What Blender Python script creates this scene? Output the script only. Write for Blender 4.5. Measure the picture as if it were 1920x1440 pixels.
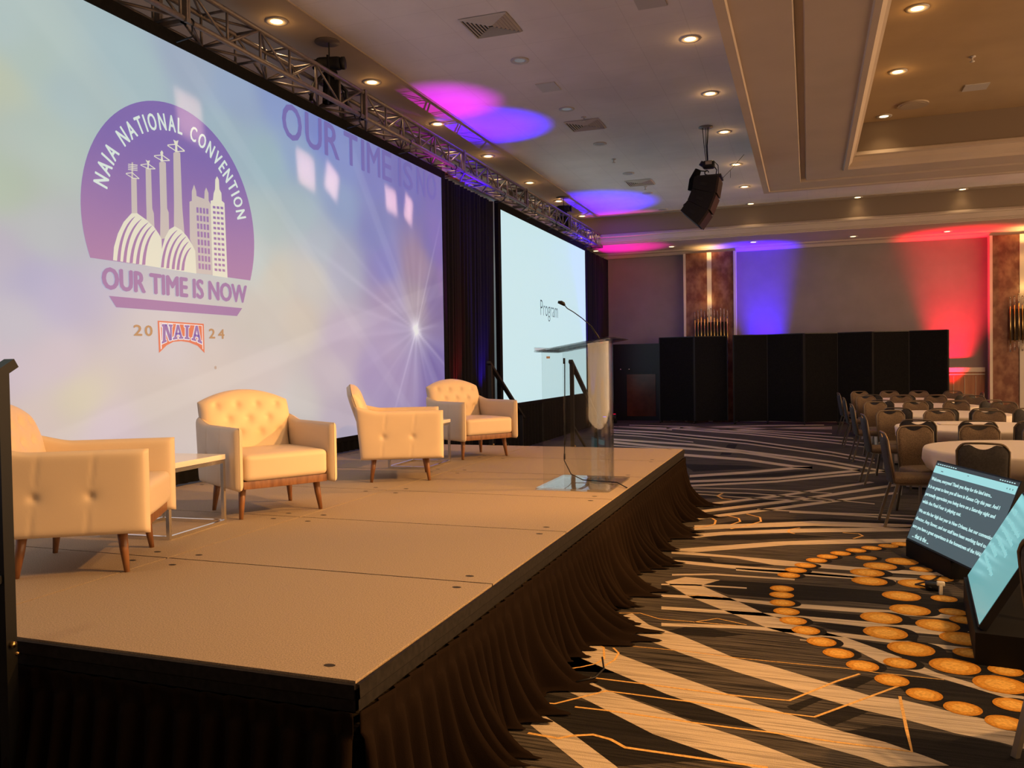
import bpy, bmesh, math, random
from math import sin, cos, pi, sqrt, radians
from mathutils import Vector, Matrix, noise
random.seed(7)
for o in list(bpy.data.objects): bpy.data.objects.remove(o)
C = bpy.context.scene
COL = C.collection
# ------------------------------------------------------------------ camera
EYE = 1.6
yaw, pitch, roll, foc = 0.344473, -0.0233538, -0.0154743, 1550.0
Fv = Vector((-sin(yaw)*cos(pitch), cos(yaw)*cos(pitch), sin(pitch)))
Rv = Vector((cos(yaw), sin(yaw), 0)); Uv = Rv.cross(Fv)
R2 = cos(roll)*Rv + sin(roll)*Uv; U2 = -sin(roll)*Rv + cos(roll)*Uv
cd = bpy.data.cameras.new('camera'); cam = bpy.data.objects.new('camera', cd); COL.objects.link(cam)
cd.sensor_width = 36; cd.lens = foc/1920*36; cd.clip_start = 0.02; cd.clip_end = 200
m = Matrix.Identity(4)
for i, v in enumerate((R2, U2, -Fv)):
    for j in range(3): m[j][i] = v[j]
m.translation = (0, 0, EYE); cam.matrix_world = m
C.camera = cam
# ------------------------------------------------------------------ exposure, world
vs = C.view_settings; vs.view_transform = 'Standard'; vs.look = 'None'; vs.gamma = 1; vs.use_curve_mapping = False
vs.exposure = 0.0
W = bpy.data.worlds.new('world'); C.world = W; W.use_nodes = True
W.node_tree.nodes['Background'].inputs[0].default_value = (1.0, 0.60, 0.31, 1)
W.node_tree.nodes['Background'].inputs[1].default_value = 4.6  # unseen warm fill through the open side, added to brighten the ceiling
# ------------------------------------------------------------------ stage wash, uplights
def lamp(name, kind, loc, energy, color, target=None, **kw):
    ld = bpy.data.lights.new(name, kind); ld.energy = energy; ld.color = color
    for k, v in kw.items(): setattr(ld, k, v)
    o = bpy.data.objects.new(name, ld); COL.objects.link(o); o.location = loc
    if target is not None:
        o.rotation_euler = (Vector(target)-Vector(loc)).to_track_quat('-Z', 'Y').to_euler()
    return o
AMB = (1.0, 0.45, 0.11)
lamp('stage_wash', 'SPOT', (4.2, 4.6, 4.95), 1950, AMB, (-3.2, 3.9, .5), spot_size=radians(46), spot_blend=.5, shadow_soft_size=.07)
lamp('stage_wash', 'SPOT', (4.2, 8.4, 4.95), 2400, AMB, (-3.2, 7.6, .5), spot_size=radians(46), spot_blend=.5, shadow_soft_size=.07)
lamp('carpet_wash', 'SPOT', (3.6, 3.6, 4.95), 950, (1.0, .54, .21), (.4, 4.4, 0), spot_size=radians(80), spot_blend=.7, shadow_soft_size=.1)
RED, BLUE, MAG = (1, .0, .03), (.04, .0, 1), (1, .0, .55)
def up(loc, tgt, e, c, size=50, blend=.8):
    lamp('uplight_beam', 'SPOT', loc, e, c, tgt, spot_size=radians(size), spot_blend=blend, shadow_soft_size=.05)
up((-4.90, 11.95, .85), (-5.32, 11.85, 2.2), 170, RED, 44)
up((-4.90, 12.95, .85), (-5.32, 12.95, 2.2), 330, BLUE, 44)
up((-5.0, 12.05, .75), (-4.78, 10.75, 5.3), 1400, (.8, 0, 1), 22, 1)
up((-5.0, 12.9, .75), (-4.66, 12.1, 5.3), 6500, BLUE, 26, 1)
up((-4.95, 20.7, .3), (-4.6, 18.9, 5.3), 7500, BLUE, 32, 1)
up((-4.85, 20.6, .3), (-5.32, 20.8, 2.6), 300, BLUE, 50)
up((-4.85, 21.5, .3), (-5.32, 21.6, 2.6), 150, RED, 50)
up((-4.6, 21.7, .4), (-4.5, 21.3, 4.6), 1300, MAG, 36, 1)
up((-.92, 22.25, .25), (-.98, 22.75, 2.7), 2800, BLUE, 30, 1)
up((-.92, 22.25, .25), (-1.35, 22.72, 4.6), 4200, BLUE, 34, 1)
up((3.32, 22.25, .25), (3.28, 22.75, 2.6), 1900, RED, 40, 1)
up((3.32, 22.25, .25), (3.5, 22.72, 4.6), 2300, RED, 44, 1)
# unseen narrow rectangular beams, added to make the pale patches on the big screen
for (y, z, w, hh, e, rz) in [(6.0, 3.84, .30, .34, 1.0, .1), (7.80, 3.76, .30, .30, 1.5, .05), (8.32, 3.74, .24, .28, 1.3, -.25), (9.76, 3.78, .28, .26, 1.5, .1), (10.26, 3.75, .20, .30, 1.3, -.2)]:
    o = lamp('added_patch_beam', 'AREA', (-3.9, y-.5, 4.55), e*.8, (1, .56, .46), (-5.15, y, z), shape='RECTANGLE', size=w, size_y=hh, spread=radians(5))
    o.rotation_euler.rotate_axis('Z', rz)
LOGO_CREAM=[[(5.266,3.264),(5.366,3.277),(5.365,3.27),(5.266,3.258)],[(5.265,3.25),(5.365,3.262),(5.365,3.256),(5.265,3.244)],[(5.265,3.236),(5.365,3.248),(5.364,3.242),(5.265,3.23)],[(5.264,3.222),(5.364,3.234),(5.364,3.228),(5.264,3.216)],[(5.241,3.185),(5.308,3.205),(5.306,3.198),(5.241,3.178)],[(5.308,3.205),(5.383,3.171),(5.378,3.165),(5.304,3.198)],[(5.241,3.181),(5.313,3.162),(5.308,3.155),(5.239,3.176)],[(5.313,3.162),(5.383,3.172),(5.38,3.165),(5.308,3.155)],[(5.455,3.341),(5.476,3.334),(5.504,3.345),(5.49,3.31),(5.487,3.27),(5.472,3.267),(5.475,3.31)],[(5.399,3.289),(5.484,3.315),(5.484,3.309),(5.399,3.282)],[(5.484,3.315),(5.563,3.291),(5.558,3.284),(5.479,3.308)],[(5.399,3.285),(5.487,3.275),(5.482,3.267),(5.397,3.28)],[(5.487,3.275),(5.563,3.291),(5.56,3.283),(5.484,3.268)],[(5.622,3.437),(5.641,3.462),(5.658,3.445),(5.648,3.41),(5.655,3.371),(5.622,3.364),(5.632,3.407)],[(5.551,3.398),(5.644,3.426),(5.644,3.419),(5.551,3.391)],[(5.644,3.426),(5.733,3.4),(5.728,3.391),(5.639,3.418)],[(5.551,3.394),(5.642,3.377),(5.638,3.369),(5.549,3.387)],[(5.642,3.377),(5.733,3.4),(5.73,3.391),(5.64,3.369)],[(5.78,3.586),(5.812,3.581),(5.843,3.595),(5.825,3.542),(5.828,3.493),(5.798,3.486),(5.802,3.537)],[(5.71,3.526),(5.816,3.559),(5.816,3.55),(5.71,3.518)],[(5.816,3.559),(5.919,3.526),(5.913,3.515),(5.811,3.549)],[(5.71,3.523),(5.819,3.496),(5.814,3.488),(5.707,3.514)],[(5.819,3.496),(5.918,3.525),(5.916,3.514),(5.816,3.489)],[(6.238,3.143),(6.27,3.155),(6.282,3.221),(6.302,3.26),(6.308,3.35),(6.333,3.387),(6.358,3.36),(6.363,3.272),(6.389,3.242),(6.392,3.171),(6.429,3.156),(6.448,2.458),(6.24,2.46)],[(5.086,2.47),(5.099,2.575),(5.142,2.687),(5.204,2.788),(5.287,2.87),(5.348,2.882),(5.451,2.842),(5.535,2.794),(5.587,2.743),(5.613,2.706),(5.615,2.462)],[(5.584,2.462),(5.607,2.607),(5.653,2.727),(5.708,2.804),(5.771,2.84),(5.851,2.819),(5.921,2.773),(5.979,2.713),(6.019,2.658),(6.027,2.457)]]
LOGO_GREY=[[(5.296,3.156),(5.354,3.168),(5.352,2.881),(5.35,2.826),(5.291,2.832)],[(5.305,3.285),(5.321,3.288),(5.317,3.16),(5.298,3.156)],[(5.455,3.268),(5.515,3.281),(5.518,2.949),(5.534,2.912),(5.538,2.76),(5.45,2.81),(5.453,2.914),(5.452,3.001)],[(5.61,3.35),(5.647,3.374),(5.687,3.367),(5.689,2.978),(5.706,2.948),(5.705,2.735),(5.599,2.704),(5.61,2.965)],[(5.779,3.47),(5.821,3.5),(5.863,3.49),(5.871,3.043),(5.874,2.993),(5.896,2.727),(5.762,2.792),(5.772,3.026)],[(5.963,3.085),(5.993,3.099),(5.996,3.184),(6.027,3.25),(6.053,3.195),(6.056,3.153),(6.156,3.145),(6.163,3.216),(6.185,3.255),(6.214,3.209),(6.214,3.139),(6.244,3.109),(6.24,2.465),(6.019,2.461),(6.019,2.658),(5.956,2.753)]]
LOGO_PURPLE=[[(5.124,2.466),(5.13,2.508),(5.138,2.549),(5.148,2.587),(5.159,2.624),(5.173,2.659),(5.188,2.692),(5.205,2.723),(5.224,2.752),(5.244,2.78),(5.267,2.805),(5.292,2.829),(5.321,2.85),(5.324,2.85),(5.302,2.827),(5.281,2.803),(5.261,2.777),(5.242,2.75),(5.226,2.721),(5.211,2.691),(5.198,2.658),(5.186,2.624),(5.176,2.588),(5.168,2.55),(5.162,2.511),(5.157,2.469)],[(5.184,2.465),(5.191,2.506),(5.199,2.546),(5.209,2.583),(5.221,2.619),(5.235,2.653),(5.251,2.686),(5.269,2.716),(5.288,2.745),(5.31,2.772),(5.334,2.797),(5.361,2.82),(5.391,2.841),(5.393,2.84),(5.37,2.818),(5.348,2.795),(5.327,2.769),(5.308,2.743),(5.29,2.714),(5.275,2.684),(5.261,2.653),(5.249,2.619),(5.238,2.584),(5.23,2.547),(5.223,2.509),(5.218,2.468)],[(5.252,2.466),(5.258,2.505),(5.267,2.543),(5.277,2.579),(5.29,2.613),(5.304,2.646),(5.321,2.677),(5.339,2.706),(5.36,2.733),(5.382,2.759),(5.407,2.783),(5.435,2.806),(5.466,2.826),(5.468,2.825),(5.445,2.804),(5.421,2.781),(5.399,2.757),(5.379,2.731),(5.361,2.704),(5.345,2.676),(5.33,2.645),(5.318,2.613),(5.307,2.58),(5.298,2.545),(5.291,2.508),(5.286,2.47)],[(5.318,2.465),(5.324,2.503),(5.332,2.539),(5.341,2.572),(5.352,2.605),(5.364,2.635),(5.378,2.664),(5.394,2.692),(5.411,2.717),(5.43,2.741),(5.451,2.764),(5.475,2.784),(5.501,2.803),(5.504,2.802),(5.485,2.782),(5.465,2.761),(5.447,2.739),(5.431,2.715),(5.416,2.69),(5.402,2.663),(5.39,2.635),(5.38,2.605),(5.371,2.573),(5.364,2.54),(5.358,2.506),(5.354,2.469)],[(5.384,2.466),(5.39,2.501),(5.396,2.534),(5.404,2.566),(5.414,2.595),(5.424,2.624),(5.437,2.651),(5.45,2.676),(5.465,2.699),(5.482,2.721),(5.5,2.742),(5.52,2.76),(5.544,2.777),(5.546,2.776),(5.53,2.758),(5.514,2.739),(5.499,2.719),(5.485,2.697),(5.473,2.674),(5.461,2.649),(5.451,2.623),(5.443,2.595),(5.435,2.566),(5.429,2.536),(5.424,2.504),(5.42,2.47)],[(5.594,2.466),(5.601,2.504),(5.609,2.541),(5.619,2.575),(5.631,2.608),(5.645,2.639),(5.66,2.669),(5.678,2.697),(5.697,2.723),(5.719,2.748),(5.742,2.771),(5.768,2.792),(5.798,2.811),(5.801,2.811),(5.778,2.79),(5.756,2.769),(5.735,2.746),(5.716,2.721),(5.699,2.695),(5.684,2.668),(5.67,2.639),(5.658,2.608),(5.648,2.576),(5.639,2.542),(5.633,2.507),(5.628,2.47)],[(5.656,2.466),(5.663,2.502),(5.671,2.537),(5.681,2.57),(5.693,2.601),(5.706,2.63),(5.722,2.658),(5.739,2.685),(5.758,2.71),(5.78,2.733),(5.803,2.755),(5.829,2.775),(5.858,2.793),(5.861,2.793),(5.839,2.773),(5.817,2.753),(5.796,2.731),(5.778,2.708),(5.761,2.683),(5.745,2.657),(5.732,2.63),(5.72,2.601),(5.71,2.57),(5.702,2.538),(5.695,2.505),(5.691,2.47)],[(5.72,2.465),(5.725,2.498),(5.733,2.531),(5.742,2.561),(5.753,2.59),(5.765,2.618),(5.78,2.644),(5.796,2.669),(5.813,2.692),(5.833,2.714),(5.854,2.734),(5.878,2.753),(5.905,2.77),(5.908,2.769),(5.888,2.751),(5.868,2.732),(5.85,2.712),(5.833,2.69),(5.818,2.667),(5.804,2.643),(5.792,2.617),(5.781,2.59),(5.772,2.562),(5.765,2.532),(5.759,2.501),(5.755,2.468)],[(5.777,2.464),(5.782,2.494),(5.789,2.522),(5.796,2.549),(5.806,2.574),(5.816,2.599),(5.828,2.621),(5.842,2.643),(5.857,2.663),(5.873,2.682),(5.892,2.699),(5.912,2.716),(5.935,2.73),(5.938,2.729),(5.922,2.714),(5.906,2.697),(5.891,2.68),(5.877,2.661),(5.864,2.641),(5.853,2.62),(5.843,2.598),(5.834,2.574),(5.827,2.549),(5.821,2.523),(5.816,2.496),(5.812,2.468)],[(5.835,2.465),(5.84,2.489),(5.845,2.513),(5.851,2.535),(5.859,2.556),(5.868,2.576),(5.878,2.595),(5.889,2.612),(5.901,2.629),(5.914,2.644),(5.929,2.658),(5.945,2.671),(5.965,2.683),(5.967,2.682),(5.956,2.669),(5.943,2.656),(5.932,2.642),(5.921,2.627),(5.911,2.61),(5.902,2.593),(5.895,2.575),(5.888,2.556),(5.882,2.536),(5.878,2.514),(5.874,2.492),(5.871,2.469)],[(6.045,3.051),(6.072,3.054),(6.073,3.005),(6.046,3.002)],[(6.087,3.055),(6.115,3.058),(6.116,3.008),(6.088,3.005)],[(6.13,3.058),(6.158,3.062),(6.159,3.011),(6.131,3.008)],[(6.173,3.062),(6.202,3.065),(6.202,3.015),(6.174,3.012)],[(6.046,2.98),(6.074,2.983),(6.075,2.933),(6.047,2.931)],[(6.089,2.984),(6.116,2.986),(6.117,2.936),(6.09,2.934)],[(6.132,2.987),(6.16,2.99),(6.16,2.939),(6.132,2.937)],[(6.175,2.99),(6.203,2.993),(6.204,2.942),(6.176,2.94)],[(6.048,2.909),(6.075,2.912),(6.076,2.862),(6.049,2.86)],[(6.09,2.912),(6.118,2.915),(6.119,2.865),(6.091,2.862)],[(6.133,2.915),(6.161,2.918),(6.162,2.867),(6.134,2.865)],[(6.176,2.918),(6.205,2.92),(6.206,2.87),(6.177,2.867)],[(6.049,2.838),(6.077,2.841),(6.078,2.791),(6.05,2.789)],[(6.092,2.841),(6.12,2.843),(6.12,2.793),(6.093,2.791)],[(6.135,2.843),(6.163,2.846),(6.163,2.795),(6.135,2.793)],[(6.178,2.846),(6.206,2.848),(6.207,2.797),(6.179,2.795)],[(6.051,2.767),(6.078,2.769),(6.079,2.719),(6.052,2.717)],[(6.093,2.769),(6.121,2.771),(6.122,2.721),(6.094,2.719)],[(6.136,2.771),(6.164,2.773),(6.165,2.723),(6.137,2.721)],[(6.18,2.773),(6.208,2.775),(6.209,2.725),(6.18,2.723)],[(6.052,2.696),(6.08,2.698),(6.081,2.648),(6.053,2.646)],[(6.095,2.698),(6.123,2.7),(6.123,2.649),(6.096,2.648)],[(6.138,2.699),(6.166,2.701),(6.167,2.651),(6.138,2.649)],[(6.181,2.701),(6.209,2.703),(6.21,2.652),(6.182,2.65)],[(6.054,2.625),(6.081,2.626),(6.082,2.576),(6.055,2.575)],[(6.096,2.626),(6.124,2.628),(6.125,2.577),(6.097,2.576)],[(6.139,2.627),(6.167,2.629),(6.168,2.578),(6.14,2.577)],[(6.183,2.629),(6.211,2.63),(6.212,2.579),(6.183,2.578)],[(6.055,2.554),(6.083,2.555),(6.084,2.505),(6.056,2.504)],[(6.098,2.554),(6.126,2.556),(6.126,2.505),(6.099,2.504)],[(6.141,2.555),(6.169,2.557),(6.17,2.506),(6.142,2.505)],[(6.184,2.556),(6.213,2.558),(6.213,2.507),(6.185,2.505)],[(6.262,3.101),(6.299,3.104),(6.301,3.082),(6.264,3.079)],[(6.315,3.107),(6.352,3.11),(6.354,3.087),(6.317,3.084)],[(6.368,3.113),(6.406,3.116),(6.408,3.093),(6.37,3.09)],[(6.263,3.054),(6.3,3.057),(6.301,3.034),(6.265,3.031)],[(6.315,3.059),(6.353,3.062),(6.355,3.039),(6.317,3.036)],[(6.369,3.065),(6.407,3.067),(6.408,3.044),(6.371,3.042)],[(6.263,3.006),(6.3,3.009),(6.302,2.986),(6.265,2.984)],[(6.316,3.011),(6.353,3.014),(6.355,2.991),(6.318,2.989)],[(6.369,3.016),(6.407,3.019),(6.409,2.996),(6.371,2.994)],[(6.264,2.959),(6.3,2.961),(6.302,2.938),(6.265,2.936)],[(6.316,2.963),(6.354,2.966),(6.355,2.943),(6.318,2.941)],[(6.37,2.968),(6.407,2.971),(6.409,2.948),(6.372,2.945)],[(6.264,2.911),(6.301,2.913),(6.303,2.89),(6.266,2.889)],[(6.317,2.916),(6.354,2.918),(6.356,2.895),(6.319,2.893)],[(6.37,2.92),(6.408,2.922),(6.41,2.899),(6.372,2.897)],[(6.264,2.864),(6.301,2.865),(6.303,2.843),(6.266,2.841)],[(6.317,2.868),(6.354,2.87),(6.356,2.847),(6.319,2.845)],[(6.371,2.872),(6.408,2.874),(6.41,2.851),(6.372,2.849)],[(6.265,2.816),(6.302,2.818),(6.303,2.795),(6.267,2.793)],[(6.318,2.82),(6.355,2.821),(6.357,2.798),(6.319,2.797)],[(6.371,2.824),(6.409,2.825),(6.411,2.802),(6.373,2.801)],[(6.265,2.768),(6.302,2.77),(6.304,2.747),(6.267,2.746)],[(6.318,2.772),(6.355,2.773),(6.357,2.75),(6.32,2.749)],[(6.371,2.775),(6.409,2.777),(6.411,2.754),(6.373,2.752)],[(6.266,2.721),(6.302,2.722),(6.304,2.699),(6.267,2.698)],[(6.318,2.724),(6.356,2.725),(6.358,2.702),(6.32,2.701)],[(6.372,2.727),(6.41,2.728),(6.412,2.705),(6.374,2.704)],[(6.266,2.673),(6.303,2.674),(6.305,2.651),(6.268,2.65)],[(6.319,2.676),(6.356,2.677),(6.358,2.654),(6.321,2.653)],[(6.372,2.679),(6.41,2.68),(6.412,2.657),(6.374,2.656)],[(6.266,2.625),(6.303,2.626),(6.305,2.603),(6.268,2.603)],[(6.319,2.628),(6.357,2.629),(6.358,2.606),(6.321,2.605)],[(6.373,2.631),(6.411,2.631),(6.412,2.608),(6.375,2.607)],[(6.267,2.578),(6.304,2.578),(6.306,2.555),(6.269,2.555)],[(6.32,2.58),(6.357,2.58),(6.359,2.557),(6.322,2.557)],[(6.373,2.582),(6.411,2.583),(6.413,2.56),(6.375,2.559)],[(6.267,2.53),(6.304,2.53),(6.306,2.507),(6.269,2.507)],[(6.32,2.532),(6.357,2.532),(6.359,2.509),(6.322,2.509)],[(6.374,2.534),(6.411,2.534),(6.413,2.511),(6.376,2.511)]]
LOGO_BAR=[[(5.039,2.187),(6.655,2.186),(6.575,2.106),(5.107,2.102)]]
CREST_RED=[[(5.547,2.016),(6.111,2.013),(6.112,1.748),(6.021,1.813),(5.913,1.842),(5.818,1.85),(5.725,1.842),(5.644,1.81),(5.553,1.744)]]
CREST_WHITE=[[(5.564,2.004),(6.09,1.998),(6.093,1.78),(6.022,1.827),(5.913,1.856),(5.818,1.864),(5.725,1.855),(5.644,1.823),(5.572,1.773)]]
CREST_LETTERS=[[(5.586,1.988),(5.639,1.989),(5.638,1.971),(5.629,1.97),(5.625,1.856),(5.634,1.858),(5.638,1.842),(5.58,1.822),(5.581,1.842),(5.592,1.845),(5.596,1.969),(5.585,1.968)],[(5.626,1.989),(5.646,1.989),(5.685,1.887),(5.684,1.854),(5.668,1.85),(5.628,1.943)],[(5.666,1.989),(5.711,1.989),(5.711,1.974),(5.702,1.973),(5.698,1.856),(5.679,1.852),(5.677,1.972),(5.665,1.972)],[(5.762,1.99),(5.79,1.99),(5.826,1.887),(5.838,1.887),(5.837,1.871),(5.783,1.869),(5.784,1.886),(5.796,1.886),(5.777,1.953),(5.754,1.883),(5.765,1.884),(5.765,1.867),(5.711,1.859),(5.712,1.877),(5.726,1.879)],[(5.75,1.921),(5.801,1.924),(5.803,1.906),(5.745,1.902)],[(5.856,1.99),(5.918,1.991),(5.917,1.975),(5.903,1.975),(5.9,1.883),(5.914,1.882),(5.913,1.866),(5.851,1.87),(5.852,1.886),(5.866,1.885),(5.869,1.975),(5.855,1.975)],[(5.993,1.991),(6.023,1.992),(6.06,1.856),(6.073,1.852),(6.072,1.83),(6.015,1.847),(6.016,1.867),(6.028,1.864),(6.009,1.949),(5.984,1.874),(5.996,1.871),(5.996,1.852),(5.94,1.862),(5.94,1.88),(5.955,1.878)],[(5.981,1.917),(6.035,1.909),(6.036,1.887),(5.975,1.897)]]
CARPET_TAN=[[(-0.925,4.985),(-0.701,4.837),(-0.377,4.552),(-0.21,4.505),(0.05,4.357),(0.267,4.23),(0.4,4.227),(0.574,4.156),(0.735,4.101),(0.986,3.99),(0.933,3.777),(0.739,3.875),(0.576,3.912),(0.399,3.994),(0.228,4.046),(0.024,4.14),(-0.2,4.271),(-0.361,4.355),(-0.66,4.542),(-1.018,4.8)],[(-1.262,4.904),(-1.071,5.189),(-0.925,4.985),(-1.018,4.8)],[(-1.231,4.654),(-1.081,4.492),(-0.73,4.264),(-0.348,4.036),(-0.186,3.946),(0.128,3.785),(0.292,3.732),(0.441,3.642),(0.51,3.59),(0.283,3.508),(0.19,3.561),(-0.175,3.688),(-0.316,3.784),(-0.653,3.96),(-1.259,4.366),(-1.331,4.498)],[(-1.28,4.172),(-1.101,4.048),(-0.933,3.92),(-0.491,3.682),(-0.302,3.604),(-0.168,3.534),(0.018,3.431),(0.151,3.368),(-0.158,3.312),(-0.303,3.369),(-0.639,3.512),(-0.971,3.754),(-1.354,4.006),(-1.354,4.124)],[(-1.179,3.581),(-0.966,3.407),(-0.729,3.185),(-0.605,3.039),(-0.738,2.996),(-0.847,3.133),(-1.17,3.436)],[(-1.217,3.171),(-1.088,3.069),(-0.979,2.959),(-1.076,2.928)],[(-0.994,6.008),(-0.872,6.186),(-0.619,6.165),(-0.731,5.98),(-0.409,5.596),(-0.277,5.429),(-0.019,5.208),(0.204,5.075),(0.458,4.828),(0.605,4.642),(0.756,4.542),(1.077,4.359),(1.053,4.261),(0.751,4.471),(0.61,4.569),(0.356,4.698),(0.223,4.895),(0.03,4.974),(-0.238,5.131),(-0.785,5.68)],[(-1.113,7.076),(-0.293,7.614),(0.187,7.84),(0.9,8.084),(0.882,7.92),(-0.166,7.515),(-0.92,7.006),(-1.1,6.996)],[(-1.107,7.036),(-0.92,7.006),(-0.194,6.92),(0.316,6.849),(0.761,6.842),(1.392,6.848),(1.372,6.749),(0.748,6.723),(0.31,6.728),(-0.26,6.736),(-0.563,6.89),(-1.088,6.917)],[(-1.041,6.696),(-0.463,6.642),(0.305,6.61),(0.735,6.608),(0.724,6.513),(0.299,6.496),(-0.455,6.523),(-1.027,6.606)],[(-0.538,6.568),(-0.07,6.584),(0.586,6.518),(0.58,6.456),(-0.069,6.469),(-0.531,6.483)],[(-0.964,5.668),(-0.752,5.704),(-0.522,5.718),(-0.095,5.703),(0.636,5.728),(1.165,5.729),(1.146,5.637),(0.626,5.632),(-0.094,5.604),(-0.517,5.654),(-0.956,5.616)],[(-0.918,5.393),(-0.197,5.441),(0.603,5.429),(1.101,5.418),(1.072,5.275),(0.587,5.291),(-0.194,5.373),(-0.907,5.323)],[(-0.861,5.048),(-0.392,5.137),(-0.102,5.151),(0.207,5.165),(0.568,5.12),(0.832,5.101),(0.821,5.035),(0.56,5.044),(0.204,5.085),(-0.101,5.08),(-0.388,5.075),(-0.85,4.986)],[(-1.061,8.182),(-0.572,8.398),(0.036,8.705),(0.976,8.762),(0.955,8.569),(0.035,8.452),(-0.558,8.182),(-1.031,7.947)],[(-1.12,7.693),(-0.745,7.948),(-0.18,8.232),(0.94,8.644),(0.917,8.429),(-0.177,8.053),(-0.731,7.8),(-1.037,7.546)],[(-1.186,9.388),(-0.343,10.302),(0.74,11.71),(0.798,11.624),(-0.338,10.14),(-1.168,9.249)],[(-1.235,8.891),(-0.216,9.974),(1.01,11.529),(1.06,11.398),(-0.212,9.786),(-1.214,8.735)],[(-1.099,8.609),(-0.208,9.57),(0.949,10.835),(1.03,10.771),(-0.204,9.396),(-1.081,8.463)],[(-1.592,11.819),(-0.853,12.405),(-0.204,13.059),(0.045,13.181),(0.044,12.889),(-0.199,12.771),(-0.835,12.14),(-1.559,11.573)],[(-2.327,14.678),(-0.964,14.04),(-0.207,13.259),(0.045,13.181),(0.044,12.889),(-0.202,12.962),(-0.941,13.702),(-2.267,14.297)],[(-1.526,11.27),(-0.394,11.861),(0.307,12.596),(0.693,12.989),(0.68,12.741),(0.301,12.36),(-0.387,11.647),(-1.499,11.071)],[(-3.78,16.644),(-2.664,15.847),(-1.132,15.168),(0.307,13.491),(0.693,12.989),(0.68,12.741),(0.3,13.221),(-1.106,14.816),(-2.598,15.451),(-3.68,16.199)],[(-1.465,10.867),(-0.403,11.526),(0.298,12.231),(1.029,12.927),(1.012,12.713),(0.293,12.036),(-0.397,11.349),(-1.444,10.704)],[(-3.907,17.205),(-2.124,16.35),(0.318,13.973),(1.029,12.927),(1.012,12.713),(0.312,13.719),(-2.077,15.985),(-3.813,16.788)],[(-4.521,19.631),(-3.198,19.048),(-1.19,17.376),(0.377,15.403),(0.989,14.378),(0.976,14.188),(0.372,15.182),(-1.17,17.086),(-3.138,18.689),(-4.432,19.242)],[(-4.371,18.978),(-3.075,18.309),(-1.142,16.669),(0.364,14.862),(0.957,13.913),(0.947,13.77),(0.36,14.697),(-1.127,16.455),(-3.03,18.042),(-4.304,18.686)],[(-3.275,20.291),(-1.293,18.894),(0.422,17.188),(0.952,16.445),(0.939,16.226),(0.416,16.946),(-1.272,18.593),(-3.218,19.932)],[(-2.981,20.487),(-1.083,19.199),(0.437,17.753),(0.995,17.172),(0.982,16.955),(0.431,17.518),(-1.068,18.917),(-2.933,20.156)],[(-2.638,20.333),(-1.106,19.609),(0.455,18.472),(0.852,18.164),(0.843,17.968),(0.449,18.268),(-1.093,19.373),(-2.604,20.073)],[(-2.044,20.083),(-0.765,19.805),(0.475,19.271),(0.469,19.063),(-0.757,19.581),(-2.021,19.847)],[(-4.536,20.6),(-3.27,20.258),(-2.607,20.696),(-0.955,21.455),(0.354,21.812),(0.349,21.492),(-0.941,21.139),(-2.569,20.393),(-3.223,19.964),(-4.469,20.291)],[(-4.375,21.146),(-2.831,20.813),(-0.916,20.575),(0.521,21.115),(0.515,20.865),(-0.905,20.332),(-2.796,20.556),(-4.32,20.875)],[(-1.968,19.934),(-0.795,20.593),(0.509,20.622),(0.503,20.384),(-0.786,20.35),(-1.945,19.701)],[(-4.199,18.229),(-3.478,17.933),(-2.181,16.788),(-2.159,16.621),(-3.44,17.739),(-4.153,18.026)],[(-1.418,10.368),(-0.715,10.368),(0.131,10.172),(0.681,9.936),(0.677,9.877),(0.13,10.109),(-0.711,10.301),(-1.409,10.3)],[(-1.454,10.629),(-0.739,10.712),(0.257,10.607),(0.255,10.548),(-0.734,10.65),(-1.445,10.566)],[(-1.327,10.168),(-0.57,9.99),(0.242,10.004),(0.24,9.951),(-0.567,9.935),(-1.32,10.111)],[(-4.664,20.555),(-3.065,19.769),(-3.029,19.536),(-4.606,20.297)],[(-3.608,15.881),(-2.486,15.374),(-2.456,15.185),(-3.562,15.676)],[(-0.2,9.205),(0.426,9.178),(1.01,9.061),(1.002,8.986),(0.423,9.099),(-0.199,9.124)],[(-0.53,9.277),(0.223,9.243),(1.033,9.269),(1.026,9.207),(0.221,9.179),(-0.527,9.21)],[(-0.98,6.244),(-0.676,6.349),(-0.105,6.355),(-0.104,6.308),(-0.671,6.301),(-0.973,6.197)],[(-1.011,5.946),(-0.789,5.996),(-0.421,6.016),(-0.418,5.981),(-0.785,5.96),(-1.005,5.91)],[(-0.056,4.976),(0.115,4.972),(0.115,4.953),(-0.056,4.957)]]
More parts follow.
